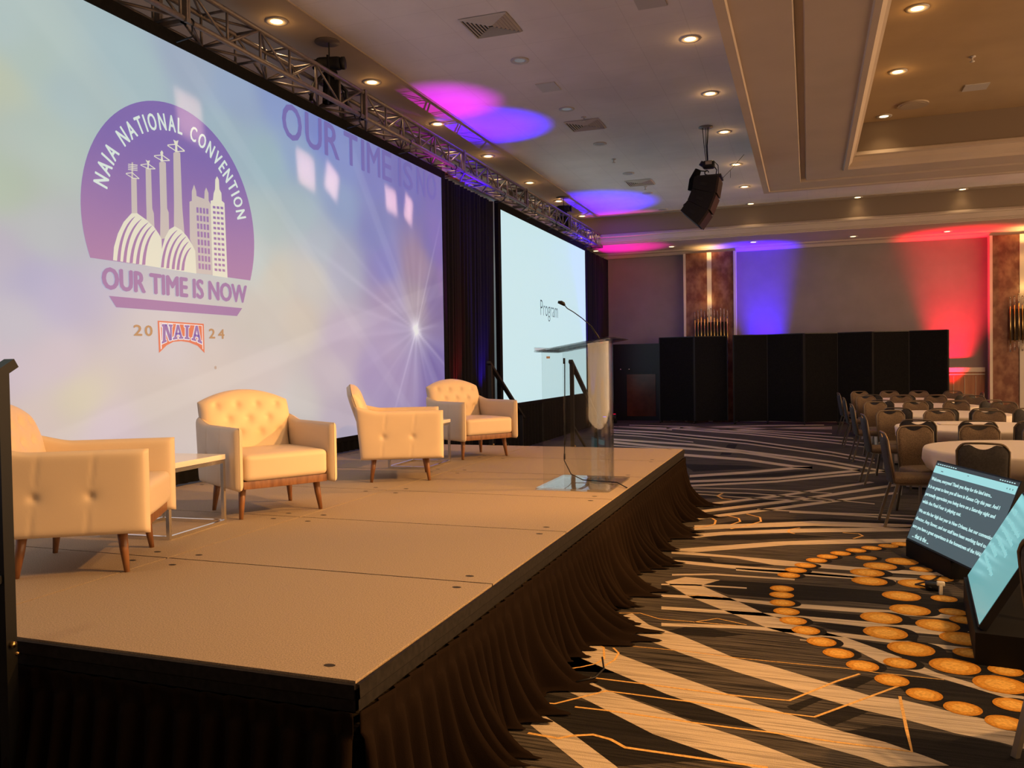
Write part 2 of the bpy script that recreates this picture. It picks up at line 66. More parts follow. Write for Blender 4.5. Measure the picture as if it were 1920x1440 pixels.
CARPET_BLACK=[[(-0.731,5.98),(-0.619,6.165),(-0.067,6.205),(0.718,6.168),(1.252,6.157),(1.194,5.873),(0.647,5.827),(0.269,5.863),(-0.097,5.792),(-0.529,5.797)],[(-0.277,5.429),(-0.409,5.596),(-0.093,5.58),(0.255,5.566),(0.618,5.563),(0.605,5.451),(0.25,5.451)],[(-0.194,6.92),(-0.071,6.685),(0.31,6.728),(0.746,6.706),(0.757,6.807),(0.315,6.832)],[(-1.015,5.972),(-0.785,5.68),(-0.971,5.707)],[(-1.066,6.804),(-0.771,6.849),(-0.714,6.714),(-0.269,6.751),(-0.48,6.602),(-1.041,6.696)],[(0.003,5.289),(0.246,5.363),(0.584,5.26),(0.568,5.12),(0.207,5.165)],[(0.204,5.075),(0.501,4.999),(0.812,4.981),(1.004,4.94),(0.966,4.755),(0.621,4.764),(0.458,4.828)],[(-0.669,5.063),(-0.442,4.986),(-0.35,4.974),(-0.522,4.872),(-0.831,4.867)],[(-1.15,4.462),(-1.081,4.492),(-0.73,4.264),(-0.959,4.153),(-1.187,4.113),(-1.379,4.199)],[(-1.259,4.366),(-0.653,3.96),(-0.316,3.784),(-0.175,3.709),(-0.495,3.709),(-0.937,3.939),(-1.285,4.187)],[(-0.971,3.754),(-0.639,3.512),(-0.303,3.369),(-0.445,3.323),(-0.729,3.185),(-0.966,3.407),(-1.179,3.581),(-1.221,3.795)],[(0.128,3.785),(0.306,3.908),(0.554,3.9),(0.737,3.864),(0.927,3.752),(0.892,3.609),(0.51,3.59),(0.441,3.642),(0.292,3.732)],[(0.112,4.34),(0.242,4.491),(0.307,4.474),(0.195,4.296)],[(-0.105,3.984),(0.048,4.181),(0.083,4.166),(-0.065,3.941)],[(0.022,3.897),(0.186,4.108),(0.275,4.073),(0.087,3.826)],[(0.346,4.561),(0.623,4.544),(0.819,4.472),(1.085,4.393),(1.007,4.077),(0.735,4.101),(0.553,4.193),(0.432,4.316)],[(-1.669,11.673),(-0.825,11.984),(-0.124,12.618),(0.312,12.779),(-0.397,11.971),(-1.54,11.427)],[(-1.486,11.023),(-0.407,11.643),(0.158,12.157),(0.3,12.303),(-0.403,11.539),(-1.473,10.927)],[(-1.054,8.047),(-0.56,8.076),(0.592,8.658),(0.97,8.706),(0.989,8.876),(0.214,8.9),(-0.695,8.537)],[(-0.956,7.665),(-0.176,8.003),(0.19,7.958),(-0.395,7.677),(-0.8,7.541)],[(-1.143,9.186),(-0.336,10.061),(-0.274,9.96),(-1.013,9.049)],[(-1.133,8.662),(-0.211,9.713),(-0.153,9.62),(-0.929,8.779)],[(-1.47,16.39),(-1.294,16.424),(-1.261,14.526),(-1.435,14.49)],[(-3.616,18.648),(-1.157,16.889),(0.368,15.031),(0.375,15.291),(-1.18,17.23),(-3.168,18.867)],[(-4.492,21.368),(-3.147,21.173),(-2.305,20.756),(-3.976,20.519)],[(-1.868,13.082),(-0.9,13.088),(-0.576,12.829),(-1.592,12.221)],[(-1.363,9.962),(-0.349,10.469),(-0.582,10.2),(-1.273,9.744)]]
CARPET_GOLD=[([(-1.351,4.086),(-1.204,4.131),(-1.137,4.184),(-1.076,4.252),(-1.052,4.343),(-1.093,4.507),(-1.158,4.58)],0.012),([(-1.269,3.835),(-1.181,3.934),(-1.084,4.038),(-1.047,4.057),(-0.801,4.053),(-0.336,4.04),(-0.095,4.057),(0.12,4.371),(0.235,4.511)],0.014),([(-1.199,3.682),(-1.135,3.689),(-0.938,3.911),(-0.557,3.904),(-0.325,3.902),(0.015,3.901),(0.418,4.415)],0.014),([(-1.035,3.683),(-0.879,3.689),(-0.467,3.678),(-0.307,3.678),(-0.174,3.682),(0.083,3.67),(0.386,3.672),(0.388,3.878),(0.397,4.265)],0.014),([(-1.156,3.357),(-1.016,3.349),(-0.968,3.39),(-0.884,3.428),(-0.802,3.407),(-0.728,3.353),(-0.502,3.352),(-0.281,3.353),(-0.16,3.356)],0.018),([(-1.042,4.522),(-0.995,4.447),(-0.994,4.336),(-1.027,4.227)],0.012),([(-1.156,4.571),(-0.636,4.585),(-0.378,4.561),(-0.213,4.562),(0.175,4.569),(0.325,4.555),(0.624,4.551)],0.008),([(-1.25,5.135),(-1.023,5.204),(-0.883,5.119),(-0.423,5.127)],0.01),([(-0.676,5.115),(-0.544,5.233),(-0.363,5.156)],0.01),([(-0.785,5.68),(-0.684,5.737),(-0.557,5.708)],0.01),([(-0.936,8.592),(-0.888,8.485),(-0.878,8.287),(-0.962,8.126),(-1.054,8.047)],0.02),([(-0.824,8.807),(-0.678,8.661),(-0.65,8.491),(-0.726,8.3)],0.02),([(-0.618,8.925),(-0.476,8.775),(-0.454,8.544),(-0.575,8.286),(-0.708,8.088)],0.02),([(-0.989,10.266),(-1.03,10.046),(-0.951,9.865),(-0.844,9.814)],0.03),([(-0.086,8.311),(-0.18,8.206),(-0.187,8.076),(-0.129,8.016)],0.02),([(0.368,7.936),(0.455,8.079),(0.424,8.169),(0.288,8.181)],0.02)]
CARPET_DISC=[(-0.185,6.053,0.083),(-0.182,5.887,0.081),(-0.172,5.693,0.08),(-0.142,5.505,0.08),(-0.099,5.318,0.079),(-0.025,5.149,0.081),(0.059,4.964,0.08),(0.143,4.795,0.08),(0.255,4.634,0.08),(-0.148,6.446,0.076),(-0.101,6.617,0.076),(-0.033,6.793,0.076),(0.051,6.99,0.076),(0.134,7.146,0.077),(0.239,7.295,0.076),(0.365,7.442,0.077),(0.492,7.571,0.075),(0.632,7.696,0.076),(0.744,7.803,0.074),(0.427,7.182,0.078),(0.793,6.902,0.081),(0.835,6.653,0.08),(0.895,6.64,0.083),(0.838,6.097,0.079),(0.846,5.791,0.08),(0.881,5.632,0.081),(0.808,5.005,0.083),(0.441,4.732,0.081),(0.935,4.776,0.081),(0.38,4.467,0.08),(0.508,4.32,0.082),(0.652,4.199,0.083),(0.872,4.312,0.082),(0.8,4.088,0.082),(1.049,4.511,0.085),(0.684,7.134,0.116),(0.51,6.923,0.116),(0.404,6.688,0.115),(0.403,6.434,0.112),(0.71,6.449,0.121),(0.579,6.086,0.113),(0.597,5.763,0.123),(0.412,5.534,0.119),(0.717,5.474,0.127),(0.412,5.237,0.12),(0.521,4.987,0.121),(0.816,5.253,0.122),(1.024,5.004,0.122),(0.703,4.766,0.122),(0.871,4.564,0.12)]
SCR_CP=[(4.18,3.95,186,214,216),(4.16,3.59,200,216,196),(4.44,3.26,182,208,204),(4.42,3.78,184,212,208),(4.14,2.86,176,206,192),(4.68,3.67,176,206,212),(4.13,2.39,186,190,216),(4.46,2.58,186,204,214),(4.58,2.13,184,186,222),(4.37,2.27,176,182,222),(4.23,1.96,196,200,218),(4.1,1.6,206,200,220),(4.52,1.67,206,200,216),(4.33,1.22,214,206,208),(4.75,1.39,214,214,196),(5.56,1.39,206,204,204),(4.99,1.17,206,198,216),(5.36,4.09,170,204,214),(5.98,4.3,160,186,214),(6.46,3.81,160,196,214),(6.63,4.21,150,182,220),(7.1,3.71,156,196,212),(7.31,4.36,130,164,222),(8.1,4.23,112,142,220),(7.67,3.9,140,176,220),(8.66,4.06,124,150,216),(7.08,3.06,176,206,212),(7.65,3.26,168,200,214),(8.52,3.53,140,170,216),(9.3,4.01,120,134,210),(10.18,4.12,112,118,200),(11.12,4.15,112,112,190),(11.1,3.45,118,112,190),(9.27,3.33,124,138,206),(9.53,2.89,126,130,204),(8.49,2.78,170,184,214),(7.82,2.59,200,206,206),(8.05,2.97,172,194,214),(7.24,2.54,208,212,204),(6.96,2.09,206,206,202),(7.6,2.12,210,206,198),(8.46,1.9,186,178,210),(8.21,1.53,196,190,208),(9.2,1.52,160,152,206),(10.08,1.51,150,140,196),(11.01,1.49,118,108,184),(10.99,0.87,108,100,180),(9.75,1.02,150,144,200),(8.43,1.03,190,184,208),(7.03,1.55,212,206,208),(7.57,1.2,204,206,208),(6.38,1.56,210,206,206),(10.44,2.54,168,150,172),(10.46,2.99,164,140,172),(11.06,2.59,128,112,172),(9.66,2.49,164,152,196),(9.79,1.93,170,160,206),(7.01,1.01,206,210,216),(5.57,1.8,206,206,214),(6.9,2.72,190,212,216)]
# ------------------------------------------------------------------ helpers
def link(o): COL.objects.link(o); return o
def tag(o, label=None, cat=None, group=None, kind=None):
    if label: o['label'] = label
    if cat: o['category'] = cat
    if group: o['group'] = group
    if kind: o['kind'] = kind
    return o
def empty(name, loc=(0, 0, 0), rz=0, label=None, cat=None, group=None):
    o = link(bpy.data.objects.new(name, None)); o.location = loc; o.rotation_euler = (0, 0, rz)
    return tag(o, label, cat, group)
def kids(o): return [c for c in COL.objects if c.parent == o]
def dup(root, loc=None, rz=None, label=None, group=None):
    def rec(o, par):
        c = o.copy(); COL.objects.link(c); c.parent = par
        for k in kids_map.get(o.name, []): rec(k, c)
        return c
    kids_map = {}
    for k in COL.objects:
        if k.parent: kids_map.setdefault(k.parent.name, []).append(k)
    r = rec(root, None)
    if loc is not None: r.location = loc
    if rz is not None: r.rotation_euler = (0, 0, rz)
    if label: r['label'] = label
    if group: r['group'] = group
    return r
class MB:
    def __init__(s): s.v = []; s.f = []; s.m = []; s.T = None
    def add(s, vs_, fs, mi=0):
        b = len(s.v)
        s.v += [tuple(s.T @ Vector(p)) if s.T else tuple(p) for p in vs_]
        for f in fs: s.f.append([b+i for i in f]); s.m.append(mi)
        return s
    def box(s, x0, x1, y0, y1, z0, z1, mi=0):
        return s.add([(x, y, z) for x in (x0, x1) for y in (y0, y1) for z in (z0, z1)],
                     [(0, 1, 3, 2), (4, 6, 7, 5), (0, 4, 5, 1), (2, 3, 7, 6), (0, 2, 6, 4), (1, 5, 7, 3)], mi)
    def bar(s, a, b, w, h, mi=0, upv=(0, 0, 1)):
        a = Vector(a); b = Vector(b); d = (b-a).normalized(); u = Vector(upv)
        if abs(d.dot(u)) > .98: u = Vector((1, 0, 0))
        r = d.cross(u).normalized(); u = r.cross(d)
        pts = [p+r*sx*w/2+u*sy*h/2 for p in (a, b) for sx, sy in ((-1, -1), (1, -1), (1, 1), (-1, 1))]
        return s.add(pts, [(3, 2, 1, 0), (4, 5, 6, 7), (0, 1, 5, 4), (1, 2, 6, 5), (2, 3, 7, 6), (3, 0, 4, 7)], mi)
    def tube(s, pts, r, n=8, mi=0, caps=True):
        pts = [Vector(p) for p in pts]; rs = r if isinstance(r, (list, tuple)) else [r]*len(pts)
        vs_ = []; fs = []; pr = None
        for i, p in enumerate(pts):
            d = (pts[min(i+1, len(pts)-1)]-pts[max(i-1, 0)]).normalized()
            if pr is None:
                pr = d.cross(Vector((0, 0, 1)) if abs(d.z) < .9 else Vector((1, 0, 0))).normalized()
            pr = (pr-d*pr.dot(d)).normalized(); q = d.cross(pr)
            for k in range(n):
                a = 2*pi*k/n; vs_.append(p+(pr*cos(a)+q*sin(a))*rs[i])
        for i in range(len(pts)-1):
            for k in range(n): fs.append((i*n+k, i*n+(k+1) % n, (i+1)*n+(k+1) % n, (i+1)*n+k))
        if caps: fs.append(tuple(range(n-1, -1, -1))); fs.append(tuple((len(pts)-1)*n+k for k in range(n)))
        return s.add(vs_, fs, mi)
    def cyl(s, c, r, z0, z1, n=24, mi=0, r1=None):
        return s.tube([(c[0], c[1], z0), (c[0], c[1], z1)], [r, r if r1 is None else r1], n, mi)
    def poly(s, pts, mi=0): return s.add(pts, [tuple(range(len(pts)))], mi)
    def prism(s, pts, off, mi=0):
        n = len(pts); a = [Vector(p) for p in pts]; b = [p+Vector(off) for p in a]
        return s.add(a+b, [tuple(range(n-1, -1, -1)), tuple(range(n, 2*n))]+[(i, (i+1) % n, n+(i+1) % n, n+i) for i in range(n)], mi)
    def grid(s, fn, nu, nv, mi=0, wrap=False):
        vs_ = [fn(i/nu, j/nv) for j in range(nv+1) for i in range(nu+1)]
        fs = [(j*(nu+1)+i, j*(nu+1)+i+1, (j+1)*(nu+1)+i+1, (j+1)*(nu+1)+i) for j in range(nv) for i in range(nu)]
        return s.add(vs_, fs, mi)
    def rbox(s, c, size, r, n=8, mi=0, fn=None):
        hx, hy, hz = [q/2 for q in size]; vs_ = []; fs = []; key = {}
        def P(a):
            k = tuple(round(q, 5) for q in a)
            if k not in key:
                p = Vector((a[0]*hx, a[1]*hy, a[2]*hz))
                q = Vector((max(-hx+r, min(hx-r, p.x)), max(-hy+r, min(hy-r, p.y)), max(-hz+r, min(hz-r, p.z))))
                d = p-q
                if d.length > 1e-9: p = q+d.normalized()*r
                if fn: p = Vector(fn(p))
                key[k] = len(vs_); vs_.append(p+Vector(c))
            return key[k]
        def g(t): # denser near edges
            return (1-abs(1-abs(t))**1.6)*(1 if t > 0 else -1)
        L = [g(-1+2*i/n) for i in range(n+1)]
        for ax in range(3):
            for sg in (-1, 1):
                for i in range(n):
                    for j in range(n):
                        q = []
                        for (a, b) in ((i, j), (i+1, j), (i+1, j+1), (i, j+1)):
                            t = [0, 0, 0]; t[ax] = sg; t[(ax+1) % 3] = L[a]; t[(ax+2) % 3] = L[b]; q.append(P(t))
                        fs.append(tuple(q if sg > 0 else q[::-1]))
        return s.add(vs_, fs, mi)
    def build(s, name, mats, parent=None, smooth=False, angle=None):
        me = bpy.data.meshes.new(name); me.from_pydata([tuple(p) for p in s.v], [], s.f)
        for mt in (mats if isinstance(mats, (list, tuple)) else [mats]): me.materials.append(mt)
        if any(s.m): me.polygons.foreach_set('material_index', s.m)
        if smooth:
            me.polygons.foreach_set('use_smooth', [True]*len(me.polygons))
            if angle: 
                me.set_sharp_from_angle(angle=radians(angle))
        me.validate(); me.update()
        o = link(bpy.data.objects.new(name, me))
        if parent: o.parent = parent
        return o
def struct(o): o['kind'] = 'structure'; return o
def smooth01(a, b, x):
    t = max(0, min(1, (x-a)/(b-a))); return t*t*(3-2*t)
def s2l(c): return tuple(((q/255)/12.92 if q/255 <= .04045 else ((q/255+.055)/1.055)**2.4) for q in c)
# ------------------------------------------------------------------ materials
def mat(name, col, rough=.6, metal=0, var=0, scale=8, stretch=(1, 1, 1), bump=0, bscale=60, spec=.5, sheen=0, emit=None, es=0, trans=0, coat=0, col2=None, contrast=(.35, .65), detail=4):
    mt = bpy.data.materials.new(name); mt.use_nodes = True; nt = mt.node_tree; b = nt.nodes['Principled BSDF']
    col = tuple(col)+(1,); b.inputs['Base Color'].default_value = col; b.inputs['Roughness'].default_value = rough
    b.inputs['Metallic'].default_value = metal; b.inputs['Specular IOR Level'].default_value = spec
    b.inputs['Sheen Weight'].default_value = sheen; b.inputs['Transmission Weight'].default_value = trans
    b.inputs['Coat Weight'].default_value = coat
    if emit: b.inputs['Emission Color'].default_value = tuple(emit)+(1,); b.inputs['Emission Strength'].default_value = es
    tc = nt.nodes.new('ShaderNodeTexCoord')
    if var or col2:
        mp = nt.nodes.new('ShaderNodeMapping'); mp.inputs['Scale'].default_value = stretch
        nz = nt.nodes.new('ShaderNodeTexNoise'); nz.inputs['Scale'].default_value = scale; nz.inputs['Detail'].default_value = detail
        cr = nt.nodes.new('ShaderNodeValToRGB')
        cr.color_ramp.elements[0].position, cr.color_ramp.elements[1].position = contrast
        c2 = tuple(col2)+(1,) if col2 else tuple(min(1, q*(1+var)) for q in col[:3])+(1,)
        c1 = col if col2 else tuple(q*(1-var) for q in col[:3])+(1,)
        cr.color_ramp.elements[0].color = c1; cr.color_ramp.elements[1].color = c2
        nt.links.new(tc.outputs['Object'], mp.inputs[0]); nt.links.new(mp.outputs[0], nz.inputs['Vector'])
        nt.links.new(nz.outputs['Fac'], cr.inputs[0]); nt.links.new(cr.outputs[0], b.inputs['Base Color'])
    if bump:
        n2 = nt.nodes.new('ShaderNodeTexNoise'); n2.inputs['Scale'].default_value = bscale; n2.inputs['Detail'].default_value = 3
        bp = nt.nodes.new('ShaderNodeBump'); bp.inputs['Strength'].default_value = bump; bp.inputs['Distance'].default_value = .01
        nt.links.new(tc.outputs['Object'], n2.inputs['Vector']); nt.links.new(n2.outputs['Fac'], bp.inputs['Height']); nt.links.new(bp.outputs[0], b.inputs['Normal'])
    return mt
ceil_m = mat('ceiling_tile', (.74, .70, .69), .85, var=.06, scale=1.2, bump=.12, bscale=180)
def add_tile_lines(mt, size=.61):
    nt = mt.node_tree; b = nt.nodes['Principled BSDF']
    src = b.inputs['Base Color'].links[0].from_socket
    tc = nt.nodes.new('ShaderNodeTexCoord'); br = nt.nodes.new('ShaderNodeTexBrick')
    br.offset = 0; br.inputs['Scale'].default_value = 1; br.inputs['Brick Width'].default_value = size; br.inputs['Row Height'].default_value = size
    br.inputs['Mortar Size'].default_value = .004; br.inputs['Mortar Smooth'].default_value = .1
    br.inputs['Color1'].default_value = (1, 1, 1, 1); br.inputs['Color2'].default_value = (.98, .98, .98, 1); br.inputs['Mortar'].default_value = (.87, .86, .86, 1)
    mx = nt.nodes.new('ShaderNodeMix'); mx.data_type = 'RGBA'; mx.blend_type = 'MULTIPLY'; mx.inputs[0].default_value = 1
    nt.links.new(tc.outputs['Object'], br.inputs['Vector']); nt.links.new(src, mx.inputs[6]); nt.links.new(br.outputs['Color'], mx.inputs[7]); nt.links.new(mx.outputs[2], b.inputs['Base Color'])
add_tile_lines(ceil_m)
soffit_m = mat('soffit_plaster', (.42, .34, .26), .8, var=.05, scale=1.5)
riser_m = mat('riser_shade_brown', (.22, .165, .115), .85)  # darker brown stands in for shade on the unlit riser faces
recess_m = mat('recess_plaster', (.46, .33, .19), .8, var=.05, scale=1.5)  # tan plaster, with the amber cove light put into the colour
mould_m = mat('moulding_paint', (.62, .55, .46), .5, var=.04, scale=3)
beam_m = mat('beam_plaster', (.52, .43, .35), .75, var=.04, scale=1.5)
wall_m = mat('wall_vinyl', (.24, .21, .21), .8, var=.05, scale=2, bump=.1, bscale=120)
wains_m = mat('wainscot_wood', (.32, .13, .07), .45, col2=(.42, .20, .10), scale=3, stretch=(8, 8, .6))
marble_m = mat('marble_panel', (.13, .034, .015), .4, col2=(.27, .13, .07), scale=4.5, detail=12, contrast=(.36, .66), stretch=(1.4, 1.4, 1))
strip_m = mat('column_inlay', (.55, .50, .42), .5)
brass_m = mat('brushed_brass', (.62, .42, .16), .28, metal=1)
chrome_m = mat('chrome', (.75, .74, .72), .18, metal=1)
alu_m = mat('truss_aluminium', (.20, .165, .145), .5, metal=.5, var=.1, scale=20)
black_m = mat('black_plastic', (.010, .010, .012), .5, spec=.25)
blackmet_m = mat('black_metal', (.018, .017, .017), .4, metal=.3)
drape_m = mat('black_velour', (.014, .013, .016), .9, spec=.08, bump=.2, bscale=200)
drape_blk = mat('black_felt', (.009, .0085, .0085), .95, spec=.1, var=.2, scale=30)
skirt_m = mat('stage_skirt_cloth', (.010, .0058, .0036), .9, spec=.05, bump=.15, bscale=260)
carpet_stage = mat('stage_carpet', (.32, .255, .185), .95, var=.34, scale=190, bump=.25, bscale=420, contrast=(.3, .7))
seam_m = mat('seam_dark', (.02, .015, .012), .9)
wood_m = mat('walnut_wood', (.17, .07, .028), .38, col2=(.26, .12, .05), scale=6, stretch=(6, 6, 1.2))
leather_m = mat('white_leatherette', (.68, .56, .42), .48, bump=.06, bscale=320, spec=.35)
tabletop_m = mat('white_laminate', (.80, .74, .68), .16)
cloth_m = mat('table_linen', (.84, .74, .62), .85, bump=.06, bscale=350)
seatfab_m = mat('banquet_fabric', (.15, .10, .06), .85, var=.25, scale=90, bump=.2, bscale=250)
backfab_m = mat('banquet_back_vinyl', (.045, .040, .038), .7, var=.2, scale=60)
frame_m = mat('champagne_frame', (.36, .31, .25), .3, metal=.85)
acry_m = bpy.data.materials.new('clear_acrylic'); acry_m.use_nodes = True; nt = acry_m.node_tree; nt.nodes.clear()
_o = nt.nodes.new('ShaderNodeOutputMaterial'); _t = nt.nodes.new('ShaderNodeBsdfTransparent'); _t.inputs[0].default_value = (.95, .965, .96, 1)
_g = nt.nodes.new('ShaderNodeBsdfGlossy'); _g.inputs['Roughness'].default_value = .02; _f = nt.nodes.new('ShaderNodeFresnel'); _f.inputs[0].default_value = 1.49
_ge = nt.nodes.new('ShaderNodeNewGeometry'); _mr = nt.nodes.new('ShaderNodeMapRange'); _mr.inputs[3].default_value = 1.49; _mr.inputs[4].default_value = 1/1.49; nt.links.new(_ge.outputs['Backfacing'], _mr.inputs[0]); nt.links.new(_mr.outputs[0], _f.inputs[0])
_m = nt.nodes.new('ShaderNodeMixShader'); nt.links.new(_f.outputs[0], _m.inputs[0]); nt.links.new(_t.outputs[0], _m.inputs[1]); nt.links.new(_g.outputs[0], _m.inputs[2]); nt.links.new(_m.outputs[0], _o.inputs[0])
glass_m = mat('glass_rod', (.98, .93, .84), .05, trans=.9)
off_m = mat('unlit_lamp_glass', (.42, .42, .44), .3)
dark_m = mat('vent_shadow', (.01, .01, .01), .9)
vent_m = mat('vent_paint', (.52, .49, .47), .6)
def emat(name, col, st): return mat(name, (.02, .02, .02), .5, emit=col, es=st)
lampglow_m = emat('lamp_glow', (1.0, .66, .30), 7)
prog_m = mat('program_screen_white', (.25, .25, .25), .8, emit=s2l((186, 226, 234)), es=.92)
progtext_m = mat('program_text', (.05, .05, .05), .8, emit=s2l((60, 85, 95)), es=.8)
# streaky carpet: fibres run along x
def streak(name, c1, c2, c3=None, contrast=(.40, .60)):
    mt = bpy.data.materials.new(name); mt.use_nodes = True; nt = mt.node_tree; b = nt.nodes['Principled BSDF']
    b.inputs['Roughness'].default_value = .95; b.inputs['Specular IOR Level'].default_value = .15
    tc = nt.nodes.new('ShaderNodeTexCoord'); mp = nt.nodes.new('ShaderNodeMapping'); mp.inputs['Scale'].default_value = (1.6, 62, 1); mp.inputs['Rotation'].default_value = (0, 0, .02)
    nz = nt.nodes.new('ShaderNodeTexNoise'); nz.inputs['Scale'].default_value = 1; nz.inputs['Detail'].default_value = 5; nz.inputs['Roughness'].default_value = .65
    cr = nt.nodes.new('ShaderNodeValToRGB'); cr.color_ramp.elements[0].position, cr.color_ramp.elements[1].position = contrast
    cr.color_ramp.elements[0].color = tuple(c1)+(1,); cr.color_ramp.elements[1].color = tuple(c2)+(1,)
    nt.links.new(tc.outputs['Object'], mp.inputs[0]); nt.links.new(mp.outputs[0], nz.inputs['Vector']); nt.links.new(nz.outputs['Fac'], cr.inputs[0])
    out = cr.outputs[0]
    if c3:
        m2 = nt.nodes.new('ShaderNodeMapping'); m2.inputs['Scale'].default_value = (.5, 2.4, 1); m2.inputs['Rotation'].default_value = (0, 0, -.35)
        n3 = nt.nodes.new('ShaderNodeTexNoise'); n3.inputs['Scale'].default_value = 1.1; n3.inputs['Detail'].default_value = 1
        r3 = nt.nodes.new('ShaderNodeValToRGB'); r3.color_ramp.elements[0].position = .50; r3.color_ramp.elements[1].position = .515
        mx = nt.nodes.new('ShaderNodeMix'); mx.data_type = 'RGBA'; mx.inputs[7].default_value = tuple(c3)+(1,)
        nt.links.new(tc.outputs['Object'], m2.inputs[0]); nt.links.new(m2.outputs[0], n3.inputs['Vector']); nt.links.new(n3.outputs['Fac'], r3.inputs[0])
        nt.links.new(r3.outputs[0], mx.inputs[0]); nt.links.new(out, mx.inputs[6]); out = mx.outputs[2]
    n4 = nt.nodes.new('ShaderNodeTexNoise'); n4.inputs['Scale'].default_value = 240
    bp = nt.nodes.new('ShaderNodeBump'); bp.inputs['Strength'].default_value = .5; bp.inputs['Distance'].default_value = .006
    nt.links.new(tc.outputs['Object'], n4.inputs['Vector']); nt.links.new(n4.outputs['Fac'], bp.inputs['Height']); nt.links.new(bp.outputs[0], b.inputs['Normal'])
    nt.links.new(out, b.inputs['Base Color']); return mt
cp_base = streak('carpet_grey_streak', (.010, .009, .008), (.085, .073, .062), contrast=(.40, .58))
cp_tan = streak('carpet_tan_streak', (.22, .185, .14), (.50, .42, .32), contrast=(.34, .54))
cp_black = streak('carpet_black', (.006, .0052, .005), (.017, .015, .013))
cp_gold = mat('carpet_gold', (.62, .36, .10), .9, var=.2, scale=60, bump=.4, bscale=240)
cp_disc = mat('carpet_orange_rim', (.46, .19, .02), .95, var=.2, scale=70, bump=.3, bscale=240, spec=.1)
cp_disc2 = mat('carpet_orange', (.56, .27, .04), .95, var=.18, scale=70, bump=.3, bscale=240, spec=.1)
cp_disc3 = mat('carpet_orange_centre', (.66, .37, .08), .95, var=.18, scale=70, bump=.3, bscale=240, spec=.1)
# ------------------------------------------------------------------ floor
f = MB()
f.poly([(-7, -4, 0), (12, -4, 0), (12, 24.5, 0), (-7, 24.5, 0)], 0)
for p in CARPET_BLACK: f.poly([(x, y, .0006) for x, y in p][::-1], 2)
for p in CARPET_TAN: f.poly([(x, y, .0012) for x, y in p][::-1], 1)
def ribbon(pts, w, z, mi):
    pts = [Vector((x, y, 0)) for x, y in pts]; a = []; b = []
    for i, p in enumerate(pts):
        d = (pts[min(i+1, len(pts)-1)]-pts[max(i-1, 0)]).normalized(); n = Vector((-d.y, d.x, 0))
        a.append(p+n*w/2); b.append(p-n*w/2)
    for i in range(len(pts)-1):
        f.poly([(q.x, q.y, z) for q in (b[i], b[i+1], a[i+1], a[i])], mi)
for pts, w in CARPET_GOLD: ribbon(pts, w, .0018, 3)
for k, (x, y, r) in enumerate(CARPET_DISC):
    r = .08 if r < .1 else .12
    if k not in (9, 38, 40): pass
    f.poly([(x+r*.42+r*1.05*cos(a*pi/18), y+r*.05+r*1.1*sin(a*pi/18), .0016) for a in range(36)], 2)
    for q, (s_, z_) in enumerate(((1, .0024), (.84, .0028), (.55, .0032))):
        f.poly([(x+r*s_*cos(a*pi/18)*(1+.012*sin(a*7)), y+r*s_*sin(a*pi/18)*(1+.012*sin(a*5)), z_) for a in range(36)], 4+q)
floor = struct(f.build('floor', [cp_base, cp_tan, cp_black, cp_gold, cp_disc, cp_disc2, cp_disc3]))
# ------------------------------------------------------------------ ceiling
f = MB(); f.box(-4.9, -.1, -4, 20.35, 5.3, 5.45); f.box(-.1, 12, 15, 20.35, 5.3, 5.45); struct(f.build('ceiling', ceil_m))
f = MB(); f.box(-.1, 12, -4, 15, 5.3, 5.45); struct(f.build('trim_4', recess_m))
f = MB(); f.box(-7, -4.9, -4, 20.65, 5.285, 5.45); f.box(-4.9, 12, 20.35, 20.65, 5.285, 5.45); struct(f.build('trim_1', soffit_m))
# far soffit with riser and crown
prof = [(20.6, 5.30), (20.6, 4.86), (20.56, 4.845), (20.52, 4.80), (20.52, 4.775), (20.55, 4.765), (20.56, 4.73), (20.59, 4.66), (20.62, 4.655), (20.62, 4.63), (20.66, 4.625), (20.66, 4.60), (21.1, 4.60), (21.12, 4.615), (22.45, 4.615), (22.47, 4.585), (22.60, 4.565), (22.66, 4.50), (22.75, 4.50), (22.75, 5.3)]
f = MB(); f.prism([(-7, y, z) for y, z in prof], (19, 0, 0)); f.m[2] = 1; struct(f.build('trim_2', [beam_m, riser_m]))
# L shaped dropped beam
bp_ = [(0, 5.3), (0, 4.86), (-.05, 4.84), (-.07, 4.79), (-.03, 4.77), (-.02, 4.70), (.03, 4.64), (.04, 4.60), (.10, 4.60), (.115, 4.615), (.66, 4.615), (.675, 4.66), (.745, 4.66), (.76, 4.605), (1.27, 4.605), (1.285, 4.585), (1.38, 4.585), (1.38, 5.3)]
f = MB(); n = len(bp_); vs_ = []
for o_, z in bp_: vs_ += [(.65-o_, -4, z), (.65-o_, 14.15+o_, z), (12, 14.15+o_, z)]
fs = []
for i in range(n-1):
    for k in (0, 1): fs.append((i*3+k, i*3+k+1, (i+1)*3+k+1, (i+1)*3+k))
f.add(vs_, fs); f.m[0] = f.m[1] = 1; struct(f.build('trim_3', [beam_m, riser_m]))
